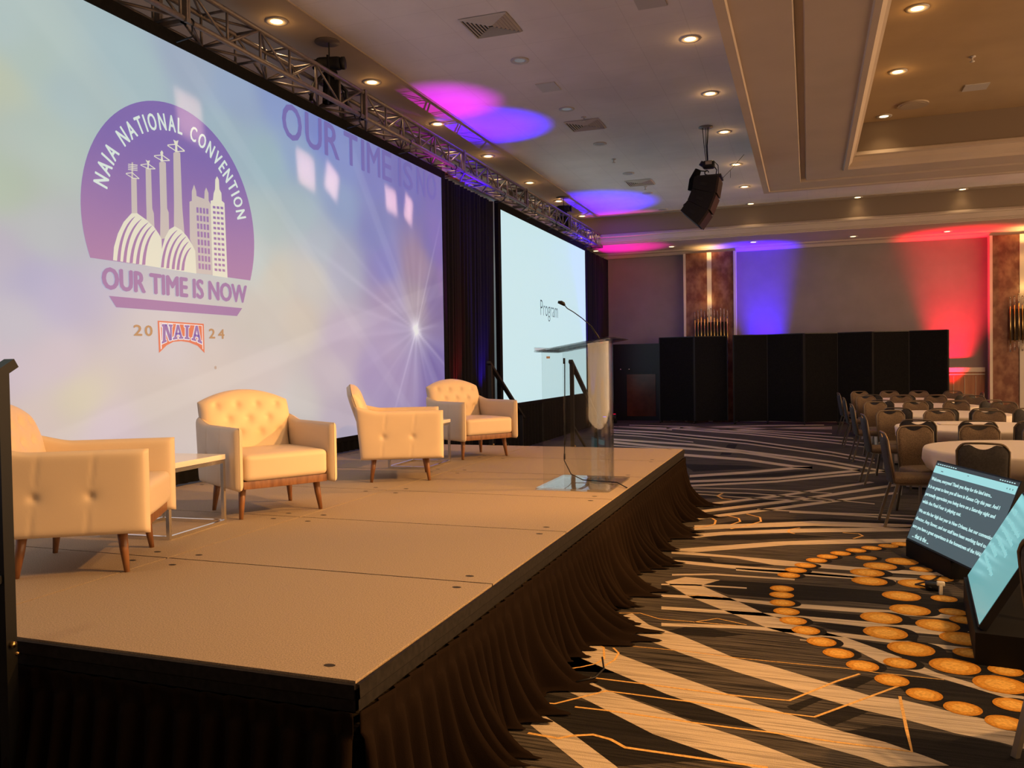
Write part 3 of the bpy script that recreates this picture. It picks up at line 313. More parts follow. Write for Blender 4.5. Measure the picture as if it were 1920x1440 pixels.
# walls
f = MB(); f.box(-7, 12, 22.75, 22.95, 0, 5.3); struct(f.build('wall_far', wall_m))
f = MB(); f.box(-6.4, -6.2, -4, 22.75, 0, 5.3); struct(f.build('wall_left', wall_m))
f = MB(); f.box(-6.4, 12, -4.2, -4, 0, 5.3); struct(f.build('wall_back', wall_m))
f = MB(); f.box(-1.72, 4.02, 22.71, 22.75, 0, 1.25, 0); f.box(-1.72, 4.02, 22.66, 22.75, 1.25, 1.36, 1); f.box(-1.72, 4.02, 22.68, 22.75, 1.18, 1.21, 1)
for k in range(24): f.box(-1.7+k*.24, -1.69+k*.24, 22.70, 22.712, .2, 1.15, 1)
f.box(-1.72, 4.02, 22.68, 22.75, 0, .16, 1); struct(f.build('baseboard_far', [wains_m, mould_m]))
# door with glossy lower panel
f = MB(); f.box(-5.15, -3.55, 22.70, 22.76, 0, 2.12, 0); d = struct(f.build('door_1', mat('door_dark_stain', (.014, .010, .012), .35)))
f = MB(); f.box(-4.75, -3.95, 22.68, 22.70, .12, 1.28, 0); f.build('door_panel', mat('polished_red_wood', (.09, .025, .012), .22, col2=(.14, .045, .02), scale=3), d)
for x in (-4.92, -4.68):
    f = MB(); f.rbox((x, 22.66, 1.42), (.05, .05, .05), .024, 4); f.build('door_knob', chrome_m, d, True)
# marble columns with pale inlay
def column(x0, x1, lab):
    r = empty('wall_column', ((x0+x1)/2, 22.75, 0), 0, lab, 'column', 'marble wall columns')
    w = (x1-x0)/2
    f = MB(); f.box(-w, w, -.22, 0, 0, 4.5); f.build('marble_facing', marble_m, r)
    f = MB(); f.box(-.06, .055, -.245, -.22, 0, 4.5); f.build('inlay_strip', strip_m, r)
    for s in (-1, 1):
        f = MB(); f.box(min(s*w, s*(w+.06)), max(s*w, s*(w+.06)), -.26, 0, 0, 4.5); f.build('edge_trim', mould_m, r)
    return r
column(-3.08, -1.84, 'red marble wall column rising behind the left end of the black room dividers')
column(4.15, 5.4, 'red marble wall column at the right edge of the room, beside the red lit wall')
def sconce(x, z0, z1, lab):
    r = empty('wall_sconce', (x, 22.5, z0), 0, lab, 'wall lamp', 'rod sconces on the marble columns'); h = z1-z0
    f = MB(); f.box(-.42, .42, -.02, .03, .28, h-.28); f.build('back_plate', mat('sconce_bronze_'+str(int(z0*10)), (.03, .018, .01), .25, metal=.6), r)
    for k in range(11):
        xx = -.42+k*.084; dz = [.0, .03, .07, .02, .06, .08, .05, .01, .08, .06, .02][k]; yy = -.05-.02*(k % 3)
        f = MB(); f.tube([(xx, yy, .20+dz), (xx, yy, h-.22+dz)], .014, 8); f.build('gold_rod', brass_m, r, True)
        f = MB(); f.tube([(xx, yy, h-.22+dz), (xx, yy, h+dz)], .018, 8); f.build('glass_rod', glass_m, r, True)
        f = MB(); f.tube([(xx, yy, dz), (xx, yy, .20+dz)], .018, 8); f.build('glass_rod', glass_m, r, True)
    return r
sconce(-2.42, 1.55, 2.93, 'gold and glass rod wall sconce above the black dividers on the left column')
sconce(4.93, 1.72, 3.02, 'gold and glass rod wall sconce on the right column beside the red light')
for x in (-2.46, 4.78):
    lamp('column_light', 'SPOT', (x, 22.2, 4.2), 9, (1, .55, .16), (x, 22.6, 2.2), spot_size=radians(120), spot_blend=1, shadow_soft_size=.05)
    lamp('column_light', 'POINT', (x, 22.32, 3.25), 2.5, (1, .55, .16), shadow_soft_size=.05)
    lamp('column_light', 'SPOT', (x, 22.3, 4.2), 26, (1, .60, .20), (x, 22.3, 4.6), spot_size=radians(140), spot_blend=1, shadow_soft_size=.05)
# ------------------------------------------------------------------ downlights
proto = {}
def downlight(x, y, z, lit, lab, grp, energy=62, key=None):
    k = 'lit' if lit else 'off'
    if k not in proto:
        r = empty('recessed_downlight', (x, y, z), 0, lab, 'ceiling lamp', grp)
        f = MB(); n = 24
        ring = lambda rr, zz: [(rr*cos(2*pi*i/n), rr*sin(2*pi*i/n), zz) for i in range(n)]
        vs_ = ring(.115, -.001)+ring(.112, -.012)+ring(.072, -.010)+ring(.06, -.003)
        f.add(vs_, [(a*n+i, a*n+(i+1) % n, (a+1)*n+(i+1) % n, (a+1)*n+i) for a in range(3) for i in range(n)])
        f.build('trim_ring', vent_m, r, True)
        f = MB(); f.add(ring(.064, -.006), [tuple(range(n))]); f.build('lamp_lens', lampglow_m if lit else off_m, r)
        proto[k] = r
    else: r = dup(proto[k], (x, y, z), 0, lab, grp)
    if lit: lamp('downlight_beam', 'SPOT', (x, y, z-.03), energy, (1, .66, .34), (x, y, 0), spot_size=radians(110), spot_blend=.9, shadow_soft_size=.06)
    if lit and energy > 20: lamp('downlight_halo', 'POINT', (x, y, z-.07), 1.1, (1, .52, .16), shadow_soft_size=.03)
    return r
ORD = ['nearest', 'second nearest', 'third nearest', 'fourth nearest', 'fifth nearest', 'sixth nearest', 'farthest']
for i, y in enumerate([7.52, 9.56, 11.57, 13.68, 16.0, 18.06, 20.12]):
    downlight(-5.29, y, 5.285, True, 'lit ceiling downlight in the row over the truss, %s of seven' % ORD[i], 'downlights over the stage truss')
for i, y in enumerate([9.7, 11.76, 13.8, 16.15, 18.28, 20.3]):
    downlight(-1.25, y, 5.3, True, 'lit ceiling downlight in the row left of the dropped beam, %s' % (ORD[i] if i < 5 else 'farthest of six'), 'downlights left of the beam', 62 if i < 5 else 6)
for i, y in enumerate([9.77, 11.81, 13.88]):
    downlight(1.11, y, 5.3, True, 'lit downlight in the amber ceiling recess right of the beam, %s' % ['nearest', 'middle', 'farthest of three'][i], 'downlights in the right recess', 62 if i < 2 else 12)
downlight(1.08, 20.45, 5.285, True, 'lit downlight beyond the cross beam, left of two', 'downlights beyond the cross beam', 5)
downlight(3.2, 20.45, 5.285, True, 'lit downlight beyond the cross beam, right of two', 'downlights beyond the cross beam', 5)
for i, (x, y) in enumerate([(-5.33, 21.66), (-3.33, 21.75), (-1.29, 21.85), (1.05, 21.95), (3.13, 22.1)]):
    downlight(x, y, 4.612, True, 'small lit downlight in the low far soffit, %s' % ['leftmost beside the truss end', 'second from the left', 'middle one above the blue light', 'fourth from the left', 'rightmost above the red light'][i], 'downlights in the far soffit', 8)
for i, y in enumerate([9.6, 11.67, 13.71, 16.06, 18.08, 20.15]):
    downlight(-3.28, y, 5.3, False, 'unlit ceiling downlight between the square vents, %s' % (ORD[i] if i < 5 else 'farthest of six'), 'unlit ceiling downlights')
for x, y in [(-1.25, 3.5), (-1.25, 5.6), (3.2, 3.5), (3.2, 6.5), (3.2, 9.8), (3.2, 13.0), (5.5, 6.5), (5.5, 13.0), (5.5, 20), (-3.2, 1.5), (.9, 1.0)]:
    lamp('downlight_beam', 'SPOT', (x, y, 5.2), 80, (1, .66, .34), (x, y, 0), spot_size=radians(110), spot_blend=.9, shadow_soft_size=.06)
# vents
def vent(x, y, lab):
    r = empty('ceiling_vent', (x, y, 5.3), 0, lab, 'ceiling vent', 'square ceiling vents')
    f = MB(); f.box(-.26, .26, -.26, .26, -.006, -.002); f.build('backing', dark_m, r)
    for k in range(7):
        a = .275-k*.037; b = a-.022; f = MB(); z0, z1 = -.022, -.006
        o_ = [(a, a), (-a, a), (-a, -a), (a, -a)]; q = [(b, b), (-b, b), (-b, -b), (b, -b)]
        f.add([(x_, y_, z1) for x_, y_ in o_]+[(x_, y_, z0) for x_, y_ in q]+[(x_*.99, y_*.99, z1) for x_, y_ in q], [(i, (i+1) % 4, 4+(i+1) % 4, 4+i) for i in range(4)]+[(4+i, 4+(i+1) % 4, 8+(i+1) % 4, 8+i) for i in range(4)])
        f.build('louvre_ring', vent_m, r)
vent(-3.23, 8.5, 'square louvred ceiling vent, the nearest and largest, with dust round it')
vent(-3.23, 12.55, 'square louvred ceiling vent, middle of three, beside the purple light patch')
vent(-3.23, 16.97, 'square louvred ceiling vent, the farthest of three')
def panel(x, y, w, h, lab, name='ceiling_access_panel', cat='ceiling panel'):
    f = MB(); f.box(-w/2, w/2, -h/2, h/2, -.012, 0); o = f.build(name, vent_m); o.location = (x, y, 5.3); tag(o, lab, cat)
panel(-3.24, 10.65, .26, .34, 'small square access panel on the ceiling between nearest vent and purple patch')
panel(-1.5, 8.55, .3, .3, 'square ceiling panel cut by the top edge of the picture')
panel(2.18, 12.88, .3, .28, 'small square panel on the amber ceiling recess at right')
f = MB(); f.cyl((0, 0), .21, -.02, 0, 32); f.cyl((0, 0), .17, -.024, -.02, 32); o = f.build('ceiling_speaker', soffit_m); o.location = (1.46, 13.4, 5.3); tag(o, 'round flush ceiling speaker in the amber recess', 'speaker')
def sprinkler(x, y, z, lab):
    f = MB(); f.cyl((0, 0), .04, -.01, 0, 12); f.cyl((0, 0), .012, -.06, -.01, 8); f.cyl((0, 0), .03, -.066, -.06, 10); o = f.build('sprinkler_head', vent_m, None, True); o.location = (x, y, z); tag(o, lab, 'sprinkler')
sprinkler(1.92, 11.58, 5.3, 'small sprinkler head on the amber ceiling at right')
sprinkler(-3.15, 12.15, 5.3, 'small sprinkler head just before the middle vent')
sprinkler(-3.3, 14.85, 5.3, 'small sprinkler head between the middle and farthest vents')
sprinkler(-3.2, 17.4, 5.3, 'small sprinkler head just behind the farthest vent')
# ------------------------------------------------------------------ projection screens
SX = -5.15
r = empty('projection_screen', (SX, 5.9, 0), 0, 'huge wide stage screen with purple skyline logo and blue starburst', 'screen')
scr_big = r
Y0, Y1, Z0, Z1 = .5, 11.36, .78, 4.41
star = (10.43, 2.10)
RAYS = [(7.64, 3.03, .018, .35, 3.0), (11.19, 3.54, .012, .55, 2.0), (9.75, 1.02, .016, .5, 1.6), (11.34, 1.63, .02, .55, 1.5), (7.6, 1.89, .02, .15, 2.6), (9.26, 3.06, .03, .25, 1.6), (8.25, 2.39, .02, .22, 2.2), (7.28, 3.75, .02, .16, 3.2), (10.65, 3.31, .03, .3, 1.2), (8.7, 1.5, .02, .13, 1.8), (10.1, 3.4, .04, .22, 1.3), (9.6, 3.3, .03, .16, 1.4), (11.0, 2.9, .02, .3, .9), (11.1, 2.2, .02, .3, .8), (10.3, 1.0, .025, .2, 1.1), (9.0, 1.1, .02, .15, 1.6), (10.9, 1.0, .02, .2, 1.0)]
CPL = [(c[0], c[1], s2l(c[2:])) for c in SCR_CP]  # amber stage wash on the lower screen is already mixed into these colours
def screen_col(y, z):
    sw = 0; c = Vector((0, 0, 0))
    for a, b, k in CPL:
        d = ((a-y)**2+((b-z)*1.3)**2+.03); w = 1/d**2; sw += w; c += Vector(k)*w
    c /= sw
    n1 = noise.noise(Vector((y*1.3, z*1.6, 1.7))); n2 = noise.noise(Vector((y*3.1+4, z*3.3, 5.2)))
    c *= 1+.06*n1+.03*n2
    # broad pale beams falling from upper left to lower right and the cream one rising
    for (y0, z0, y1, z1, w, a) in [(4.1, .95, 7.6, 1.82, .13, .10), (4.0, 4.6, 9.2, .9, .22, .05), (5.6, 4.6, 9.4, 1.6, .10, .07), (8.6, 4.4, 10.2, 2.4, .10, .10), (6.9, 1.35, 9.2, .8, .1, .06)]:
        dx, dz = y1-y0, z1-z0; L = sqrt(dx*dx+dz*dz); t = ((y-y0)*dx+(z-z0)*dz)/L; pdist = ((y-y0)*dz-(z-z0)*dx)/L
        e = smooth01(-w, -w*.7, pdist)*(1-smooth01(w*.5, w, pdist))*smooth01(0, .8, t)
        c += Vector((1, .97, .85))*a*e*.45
    dy, dz = y-star[0], z-star[1]; rr = sqrt(dy*dy+dz*dz)+1e-6
    c += Vector((.9, .95, .8))*(.45*math.exp(-(rr/.13)**2)+.16*math.exp(-rr/.25))
    for (ty, tz, w, a, ln) in RAYS:
        ux, uz = ty-star[0], tz-star[1]; L = sqrt(ux*ux+uz*uz); ux /= L; uz /= L
        t = dy*ux+dz*uz
        if t <= 0: continue
        pd = abs(dy*uz-dz*ux)
        c += Vector((1, .95, .95))*a*.42*math.exp(-(pd/(w*(1+.5*t)))**2)*max(0, 1-t/ln)**.8
    ang = math.atan2(dz, dy); fan = noise.noise(Vector((ang*6, 3.3, 0)))
    c += Vector((.7, .68, .8))*.13*fan*math.exp(-rr/1.5)
    return [max(0, min(1, q)) for q in c]
nu, nv = 420, 150
me = bpy.data.meshes.new('screen_image')
vs_ = [(0, Y0+(Y1-Y0)*i/nu-5.9, Z0+(Z1-Z0)*j/nv) for j in range(nv+1) for i in range(nu+1)]
fs = [(j*(nu+1)+i, j*(nu+1)+i+1, (j+1)*(nu+1)+i+1, (j+1)*(nu+1)+i) for j in range(nv) for i in range(nu)]
me.from_pydata(vs_, [], fs)
ca = me.color_attributes.new('picture', 'FLOAT_COLOR', 'POINT')
buf = []
for v in vs_:
    if v[1]+5.9 < 3.6: buf += list(screen_col(3.6, v[2]))+[1]
    else: buf += list(screen_col(v[1]+5.9, v[2]))+[1]
ca.data.foreach_set('color', buf)
sm = bpy.data.materials.new('screen_picture'); sm.use_nodes = True; nt = sm.node_tree; b = nt.nodes['Principled BSDF']
at = nt.nodes.new('ShaderNodeAttribute'); at.attribute_name = 'picture'
nt.links.new(at.outputs['Color'], b.inputs['Emission Color']); b.inputs['Emission Strength'].default_value = .72
b.inputs['Base Color'].default_value = (.12, .12, .12, 1); b.inputs['Roughness'].default_value = .8
me.materials.append(sm); so = link(bpy.data.objects.new('screen_image', me)); so.parent = r
def frame(y0, y1, z0, z1, t, yo, parent, name='screen_border', bottom=True):
    f = MB()
    f.box(-.06, .012, y0-t-yo, y0-yo, z0-t, z1+t); f.box(-.06, .012, y1-yo, y1+t-yo, z0-t, z1+t)
    f.box(-.06, .012, y0-yo, y1-yo, z1, z1+t); f.box(-.06, .012, y0-yo, y1-yo, z0-t*.5, z0)
    return f.build(name, drape_blk, parent)
frame(Y0, Y1, Z0, Z1, .11, 5.9, r)
f = MB(); f.grid(lambda u, v: (.0+.012*sin(u*420), Y0-5.9+u*(9.58-Y0), .605+v*.16), 600, 1); f.build('screen_skirt', drape_blk, r, True)
f = MB(); f.grid(lambda u, v: (-.03+.012*sin(u*80), 9.62-5.9+u*(11.36-9.62), .01+v*.75), 120, 1); f.build('screen_skirt', drape_blk, r, True)
def lm(name, c, es=.95): return mat(name, (.12, .12, .12), .8, emit=s2l(c), es=es)
purp_m = lm('logo_purple', (110, 88, 165)); purp2_m = lm('logo_mauve', (134, 98, 158)); cream_m = lm('logo_cream', (214, 214, 196)); grey_m = lm('logo_stone', (186, 178, 176)); red_m = lm('crest_orange', (205, 92, 70)); gold_m = lm('year_brown', (160, 118, 84)); white_m = lm('crest_white', (225, 215, 215)); ghost_m = lm('ghost_lettering', (90, 90, 168)); lett_m = lm('logo_lettering_white', (205, 222, 216)); crestp_m = lm('crest_letters', (112, 84, 158))
# purple disc; amber stage spill is painted in as mauve toward the base
pm = bpy.data.materials.new('logo_disc_gradient'); pm.use_nodes = True; nt = pm.node_tree; b = nt.nodes['Principled BSDF']
tc = nt.nodes.new('ShaderNodeTexCoord'); sp = nt.nodes.new('ShaderNodeSeparateXYZ'); mr = nt.nodes.new('ShaderNodeMapRange'); mr.inputs[1].default_value = 2.4; mr.inputs[2].default_value = 3.5
cr = nt.nodes.new('ShaderNodeValToRGB'); cr.color_ramp.elements[0].color = s2l((150, 108, 160))+(1,); cr.color_ramp.elements[1].color = s2l((104, 88, 168))+(1,)
nt.links.new(tc.outputs['Object'], sp.inputs[0]); nt.links.new(sp.outputs[2], mr.inputs[0]); nt.links.new(mr.outputs[0], cr.inputs[0]); nt.links.new(cr.outputs[0], b.inputs['Emission Color'])
b.inputs['Emission Strength'].default_value = .95; b.inputs['Base Color'].default_value = (.12, .12, .12, 1); b.inputs['Roughness'].default_value = .8
def flat(name, polys, m_, x, parent=r, yo=5.9):
    f = MB()
    for p in polys: f.poly([(x, y-yo, z) for y, z in p])
    return f.build(name, m_, parent)
cy, cz, cr_ = 5.83, 2.855, 1.035
dp = []
for k in range(97):
    a = 2*pi*k/96; y, z = cy+cr_*cos(a), cz+cr_*sin(a)
    if z >= 2.47: dp.append((a, y, z))
dd = [(y, z) for a, y, z in dp if -pi/2 <= (a if a < pi*1.25 else a-2*pi)]
dd.sort(key=lambda q: math.atan2(q[1]-2.47, q[0]-cy))
flat('logo_disc', [[(6.79, 2.465)]+dd+[(4.87, 2.465)]], pm, .004)
flat('logo_skyline', LOGO_GREY, grey_m, .006); flat('logo_skyline', LOGO_CREAM, cream_m, .008)
flat('logo_windows', LOGO_PURPLE, pm, .010); flat('logo_bar', LOGO_BAR, purp2_m, .006)
flat('crest_shield', CREST_RED, red_m, .005); flat('crest_inner', CREST_WHITE, white_m, .007); 
def widen(polys, e):
    out = []
    for p in polys:
        cy_ = sum(q[0] for q in p)/len(p); cz_ = sum(q[1] for q in p)/len(p)
        out.append([(cy_+(y-cy_)*(1+e), cz_+(z-cz_)*(1+e*.4)) for y, z in p])
    return out
def inset(p, e):
    cy_ = sum(q[0] for q in p)/len(p); cz_ = sum(q[1] for q in p)/len(p); return [(cy_+(y-cy_)*e, cz_+(z-cz_)*e) for y, z in p]
flat('crest_inner', [inset(p, .955) for p in CREST_WHITE], red_m, .009)
LM = MB()
for p in CREST_LETTERS:
    for (da, db) in ((.008, 0), (-.008, 0), (0, .008), (0, -.008), (.006, .006), (-.006, -.006), (.006, -.006), (-.006, .006)):
        LM.poly([(.011, y+da-5.9, z+db) for y, z in p])
LM.build('crest_outline', white_m, r)
flat('crest_letters', CREST_LETTERS, crestp_m, .013)
def text_mesh(txt, off=0.0):
    cu = bpy.data.curves.new('t', 'FONT'); cu.body = txt; cu.size = 1; cu.offset = off; cu.resolution_u = 3
    o = bpy.data.objects.new('t', cu); COL.objects.link(o); bpy.context.view_layer.update()
    dg = bpy.context.evaluated_depsgraph_get(); me = bpy.data.meshes.new_from_object(o.evaluated_get(dg))
    vs_ = [(v.co.x, v.co.y) for v in me.vertices]; fs = [tuple(p.vertices) for p in me.polygons]
    bpy.data.objects.remove(o); bpy.data.curves.remove(cu); bpy.data.meshes.remove(me)
    return vs_, fs
def fit_text(txt, off, w=None, h=None):
    v, fs = text_mesh(txt, off); xs = [p[0] for p in v]; ys = [p[1] for p in v]
    x0, x1, y0, y1 = min(xs), max(xs), min(ys), max(ys)
    sx = w/(x1-x0) if w else None; sy = h/(y1-y0) if h else None
    sx = sx or sy; sy = sy or sx
    return [((x-x0)*sx, (y-y0)*sy) for x, y in v], fs, (x1-x0)*sx
def bold(f, v, fs, fn, e):
    for k, (da, db) in enumerate(((0, 0), (e, 0), (-e, 0), (0, e*.6), (0, -e*.6), (e*.7, e*.4), (-e*.7, -e*.4))):
        f.add([fn(a+da, b_+db, k*.0002) for a, b_ in v], fs)
def put_text(txt, y, z, w, h, m_, name, x=.008, off=.02, parent=r, yo=5.9):
    v, fs, ww = fit_text(txt, 0, w, h); f = MB(); bold(f, v, fs, lambda a, b_, k: (x+k, y+a-yo, z+b_), off); return f.build(name, m_, parent)
put_text('OUR TIME IS NOW', 4.98, 2.24, 1.74, .165, purp2_m, 'logo_lettering', off=.011)
put_text('2', 5.28, 1.885, .085, .085, gold_m, 'year_lettering', off=.005); put_text('0', 5.40, 1.885, .08, .085, gold_m, 'year_lettering', off=.005)
put_text('2', 6.176, 1.885, .075, .085, gold_m, 'year_lettering', off=.005); put_text('4', 6.30, 1.885, .08, .085, gold_m, 'year_lettering', off=.005)
f = MB()
for k, (t, y, w) in enumerate([('O', 7.38, .34), ('U', 7.80, .31), ('R', 8.18, .30), ('T', 8.60, .30), ('I', 9.0, .06), ('M', 9.14, .32), ('E', 9.53, .24), ('I', 9.98, .06), ('S', 10.12, .27), ('N', 10.53, .26), ('O', 10.86, .30), ('W', 11.0, .35)][:11]):
    v, fs, ww = fit_text(t, 0, w, .37)
    bold(f, v, fs, lambda a, b_, k: (.006+k, y+a-5.9, min(4.405, 4.02+b_)), .010)
f.build('ghost_lettering', ghost_m, r)
# arc lettering
f = MB(); txt = 'NAIA NATIONAL CONVENTION'; R_ = .80; H_ = .135
glyph = {c: fit_text(c, 0, None, H_) for c in set(txt) if c != ' '}
GS = .80; GAP = .030
wd = [(.085 if c == ' ' else glyph[c][2]*GS+GAP) for c in txt]; tot = sum(wd)
A0, A1 = radians(169), radians(12); arc = (A0-A1)*(R_+H_*.3); GS2 = GS*min(1, arc/tot); cur = 0
for c, w in zip(txt, wd):
    mid = cur+w/2; a = A0+(A1-A0)*mid/tot; cur += w
    if c == ' ': continue
    v, fs, ww = glyph[c]
    t = Vector((sin(a), -cos(a))); n_ = Vector((cos(a), sin(a)))
    bold(f, [((x-ww/2)*GS2*.93, b_) for x, b_ in v], fs, lambda x, b_, k: (.008+k, cy+n_.x*(R_+b_)+t.x*x-5.9, cz+n_.y*(R_+b_)+t.y*x), .004)
f.build('logo_lettering', lett_m, r)
put_text('®', 6.235, 1.60, .03, .03, gold_m, 'year_lettering', off=.0005)
# program screen
r2 = empty('projection_screen', (SX, 16.8, 0), 0, 'pale blue side screen reading Program beyond the stage', 'screen')
f = MB(); f.box(-.02, 0, 13.86-16.8, 19.8-16.8, .88, 4.37); f.build('screen_image', prog_m, r2)
frame(13.86, 19.8, .88, 4.37, .13, 16.8, r2)
f = MB(); f.grid(lambda u, v: (.0+.015*sin(u*190), 13.73-16.8+u*6.2, .01+v*.85), 300, 1); f.build('screen_skirt', drape_blk, r2, True)
v, fs, ww = fit_text('Program', -.012, 1.24, .42); f = MB(); f.add([(.004, 16.14+a-16.8, 2.50+b_) for a, b_ in v], fs); f.build('screen_lettering', progtext_m, r2)
# pipe above drapes
f = MB(); f.box(-5.35, -5.2, 11.5, 19.6, 4.56, 4.64); tag(f.build('drape_crossbar', mould_m), 'long pale crossbar above the black drape and side screen', 'bar')
# drapes
def drape(y0, y1, z1, nf, name, lab, x=-5.24, amp=.06):
    f = MB(); n = nf*10
    def fn(u, v):
        ph = u*nf*2*pi+.9*sin(u*9); a = amp*(.55+.45*v if v < 1 else 1)
        return (x+a*(sin(ph)+.3*sin(2.3*ph+1)), y0+u*(y1-y0)+.01*sin(ph*.5), .01+v*(z1-.01))
    f.grid(fn, n, 10); o = f.build(name, drape_m, None, True); md = o.modifiers.new('s', 'SOLIDIFY'); md.thickness = .004
    return tag(o, lab, 'curtain', 'black drapes beside the screens')
drape(11.5, 13.70, 4.46, 15, 'stage_drape', 'black pleated drape between the two screens streaked with red and blue light')
drape(19.96, 22.55, 4.44, 17, 'stage_drape', 'black pleated drape right of the side screen reaching the far wall')
# ------------------------------------------------------------------ truss
r = empty('lighting_truss', (-5.1, 11.5, 4.56), 0, 'long aluminium box truss hung above both stage screens', 'truss')
HT = .145
def chordpos(sx, sz): return sx*HT, .155+sz*HT
secs = [20.75-3.0*k for k in range(7)]
for k, ye in enumerate(secs):
    ys = ye-3.0; a_, b_ = ys-11.5, ye-11.5
    f = MB()
    for sx in (-1, 1):
        for sz in (-1, 1):
            x, z = chordpos(sx, sz); f.tube([(x, a_, z), (x, b_, z)], .026, 10)
    sec = f.build('truss_section', alu_m, r, True)
    f = MB(); nb = 6; dy = (b_-a_-.12)/nb
    for i in range(nb):
        p, q = a_+.06+i*dy, a_+.06+(i+1)*dy; up_ = i % 2 == 0
        for sx in (-1, 1):
            f.tube([(sx*HT, p, .155+(HT if up_ else -HT)), (sx*HT, q, .155+(-HT if up_ else HT))], .013, 6)
            f.tube([(sx*HT, q, .155-HT), (sx*HT, q, .155+HT)], .013, 6)
        for sz in (-1, 1):
            f.tube([((HT if up_ else -HT), p, .155+sz*HT), ((-HT if up_ else HT), q, .155+sz*HT)], .013, 6)
            f.tube([(-HT, q, .155+sz*HT), (HT, q, .155+sz*HT)], .013, 6)
    f.build('truss_lattice', alu_m, sec, True)
    for yy in (a_+.012, b_-.012):
        f = MB()
        for s in (-1, 1):
            f.box(s*HT-.035, s*HT+.035, yy-.01, yy+.01, -.02, .33)
        f.box(-HT, HT, yy-.01, yy+.01, -.02, .03); f.box(-HT, HT, yy-.01, yy+.01, .28, .33)
        f.build('end_plate', alu_m, sec)
hg = None
for k, y in enumerate([5.8, 8.6, 9.9, 11.4, 13.5, 15.2, 16.6, 18.3, 19.5]):
    lab = 'black hanging clamp under the truss, %s from the camera' % ['nearest', 'second', 'third', 'fourth', 'fifth', 'sixth', 'seventh', 'eighth', 'ninth and last'][k]
    if hg is None:
        f = MB(); f.tube([(.17, 0, -.005), (.17, 0, -.10), (.0, 0, -.12)], .007, 6); f.tube([(.145+.045*cos(a*pi/6), 0, .015+.04*sin(a*pi/6)) for a in range(-2, 9)], .007, 6)
        hg = f.build('screen_hanger', blackmet_m, None, True); tag(hg, lab, 'clamp', 'hanging clamps on the stage truss'); hg.location = (-5.1, y, 4.54)
    else: dup(hg, (-5.1, y, 4.54), 0, lab)
# hoists
rose_m = mat('rose_bronze', (.10, .08, .07), .5)
def hoist(y, lab):
    r = empty('chain_hoist', (-5.1, y, 5.285), .25, lab, 'hoist', 'chain hoists on the stage truss')
    f = MB(); f.cyl((0, 0), .14, -.012, 0, 28); f.build('ceiling_rose', rose_m, r, True)
    f = MB(); f.tube([(0.02, 0, 0), (.02, 0, -.2)], .008, 6); f.build('chain', blackmet_m, r)
    f = MB(); f.rbox((.02, .0, -.25), (.30, .13, .14), .045, 8); f.tube([(.165, 0, -.25), (.20, 0, -.25)], .07, 14); f.tube([(-.125, 0, -.25), (-.17, 0, -.25)], .055, 14); f.build('motor', black_m, r, True)
    f = MB(); f.grid(lambda u, v: ((.075+.02*v)*cos(2*pi*u)+.02, (.095+.03*v*v)*sin(2*pi*u)+.04, -.32-.36*v), 20, 6); f.build('chain_bag', drape_blk, r, True)
    f = MB(); f.tube([(.04, -.13, -.2), (.06, -.15, -.45), (.05, -.16, -.75)], .012, 6); f.tube([(.04, .12, -.3), (.1, .25, -.5), (.08, .45, -.62)], .01, 6); f.build('cable', black_m, r, True)
    f = MB(); f.tube([(.0, -.02, -.34), (-.12, -.14, -.52), (-.15, -.16, -.70)], .022, 8); f.tube([(.05, .1, -.4), (.17, .14, -.52), (.175, .16, -.72)], .022, 8); f.build('sling', blackmet_m, r, True)
hoist(8.2, 'black chain hoist holding the truss at the near end, over the starburst screen')
hoist(17.72, 'black chain hoist holding the truss at the far end, over the side screen')
# ------------------------------------------------------------------ hanging speaker array
r = empty('line_array_speaker', (-1.5, 13.4, 5.3), 0, 'black curved loudspeaker array hanging from the ceiling by chain', 'speaker')
f = MB(); f.cyl((0, 0), .11, -.015, 0, 28); f.build('ceiling_rose', mat('rose_grey', (.2, .18, .18), .5), r, True)
f = MB()
for p in [(-.05, .0), (.0, .01), (.03, 0), (.05, -.01)]: f.tube([(p[0], p[1], 0), (p[0]*.5+.04*0, p[1], -.3), (p[0]*.3+.02, p[1], -.56)], .006, 6)
f.build('chain', blackmet_m, r)
f = MB(); f.rbox((.04, 0, -.60), (.19, .16, .12), .04, 8); f.tube([(-.06, 0, -.62), (-.02, 0, -.56)], .06, 10); f.build('motor', black_m, r, True)
f = MB(); f.rbox((.05, -.083, -.585), (.10, .01, .05), .004, 4); f.build('rating_plate', mat('plate_beige', (.35, .30, .22), .5), r)
f = MB(); f.tube([(-.12, 0, -.66), (-.19, 0, -.82), (-.22, 0, -.98)], [.05, .075, .07], 12); f.build('chain_bag', drape_blk, r, True)
f = MB(); f.tube([(.01+.03*cos(a*pi/5), 0, -.72+.035*sin(a*pi/5)) for a in range(9)], .010, 6); f.tube([(.01, 0, -.755), (0.01, 0, -.80)], .012, 6); f.tube([(-.1, 0, -.68), (.01, 0, -.70)], .01, 6); f.build('hook', blackmet_m, r, True)
f = MB(); f.box(-.12, .25, -.2, .2, -.83, -.795); f.build('rigging_frame', blackmet_m, r)
f = MB(); f.tube([(.1, .05, -.58), (.16, .05, -.68), (.14, .05, -.80)], .009, 6); f.tube([(.12, -.05, -.55), (.19, -.05, -.63), (.20, -.05, -.80)], .007, 6)
f.tube([(-.22, 0, -.98), (-.28, 0, -1.16), (-.33, .02, -1.26), (-.36, 0, -1.2), (-.26, 0, -1.12), (-.16, 0, -1.05)], .007, 6); f.tube([(-.3, .02, -1.2), (-.38, .02, -1.25), (-.30, 0, -1.3), (-.2, 0, -1.15)], .007, 6); f.build('cable', black_m, r, True)
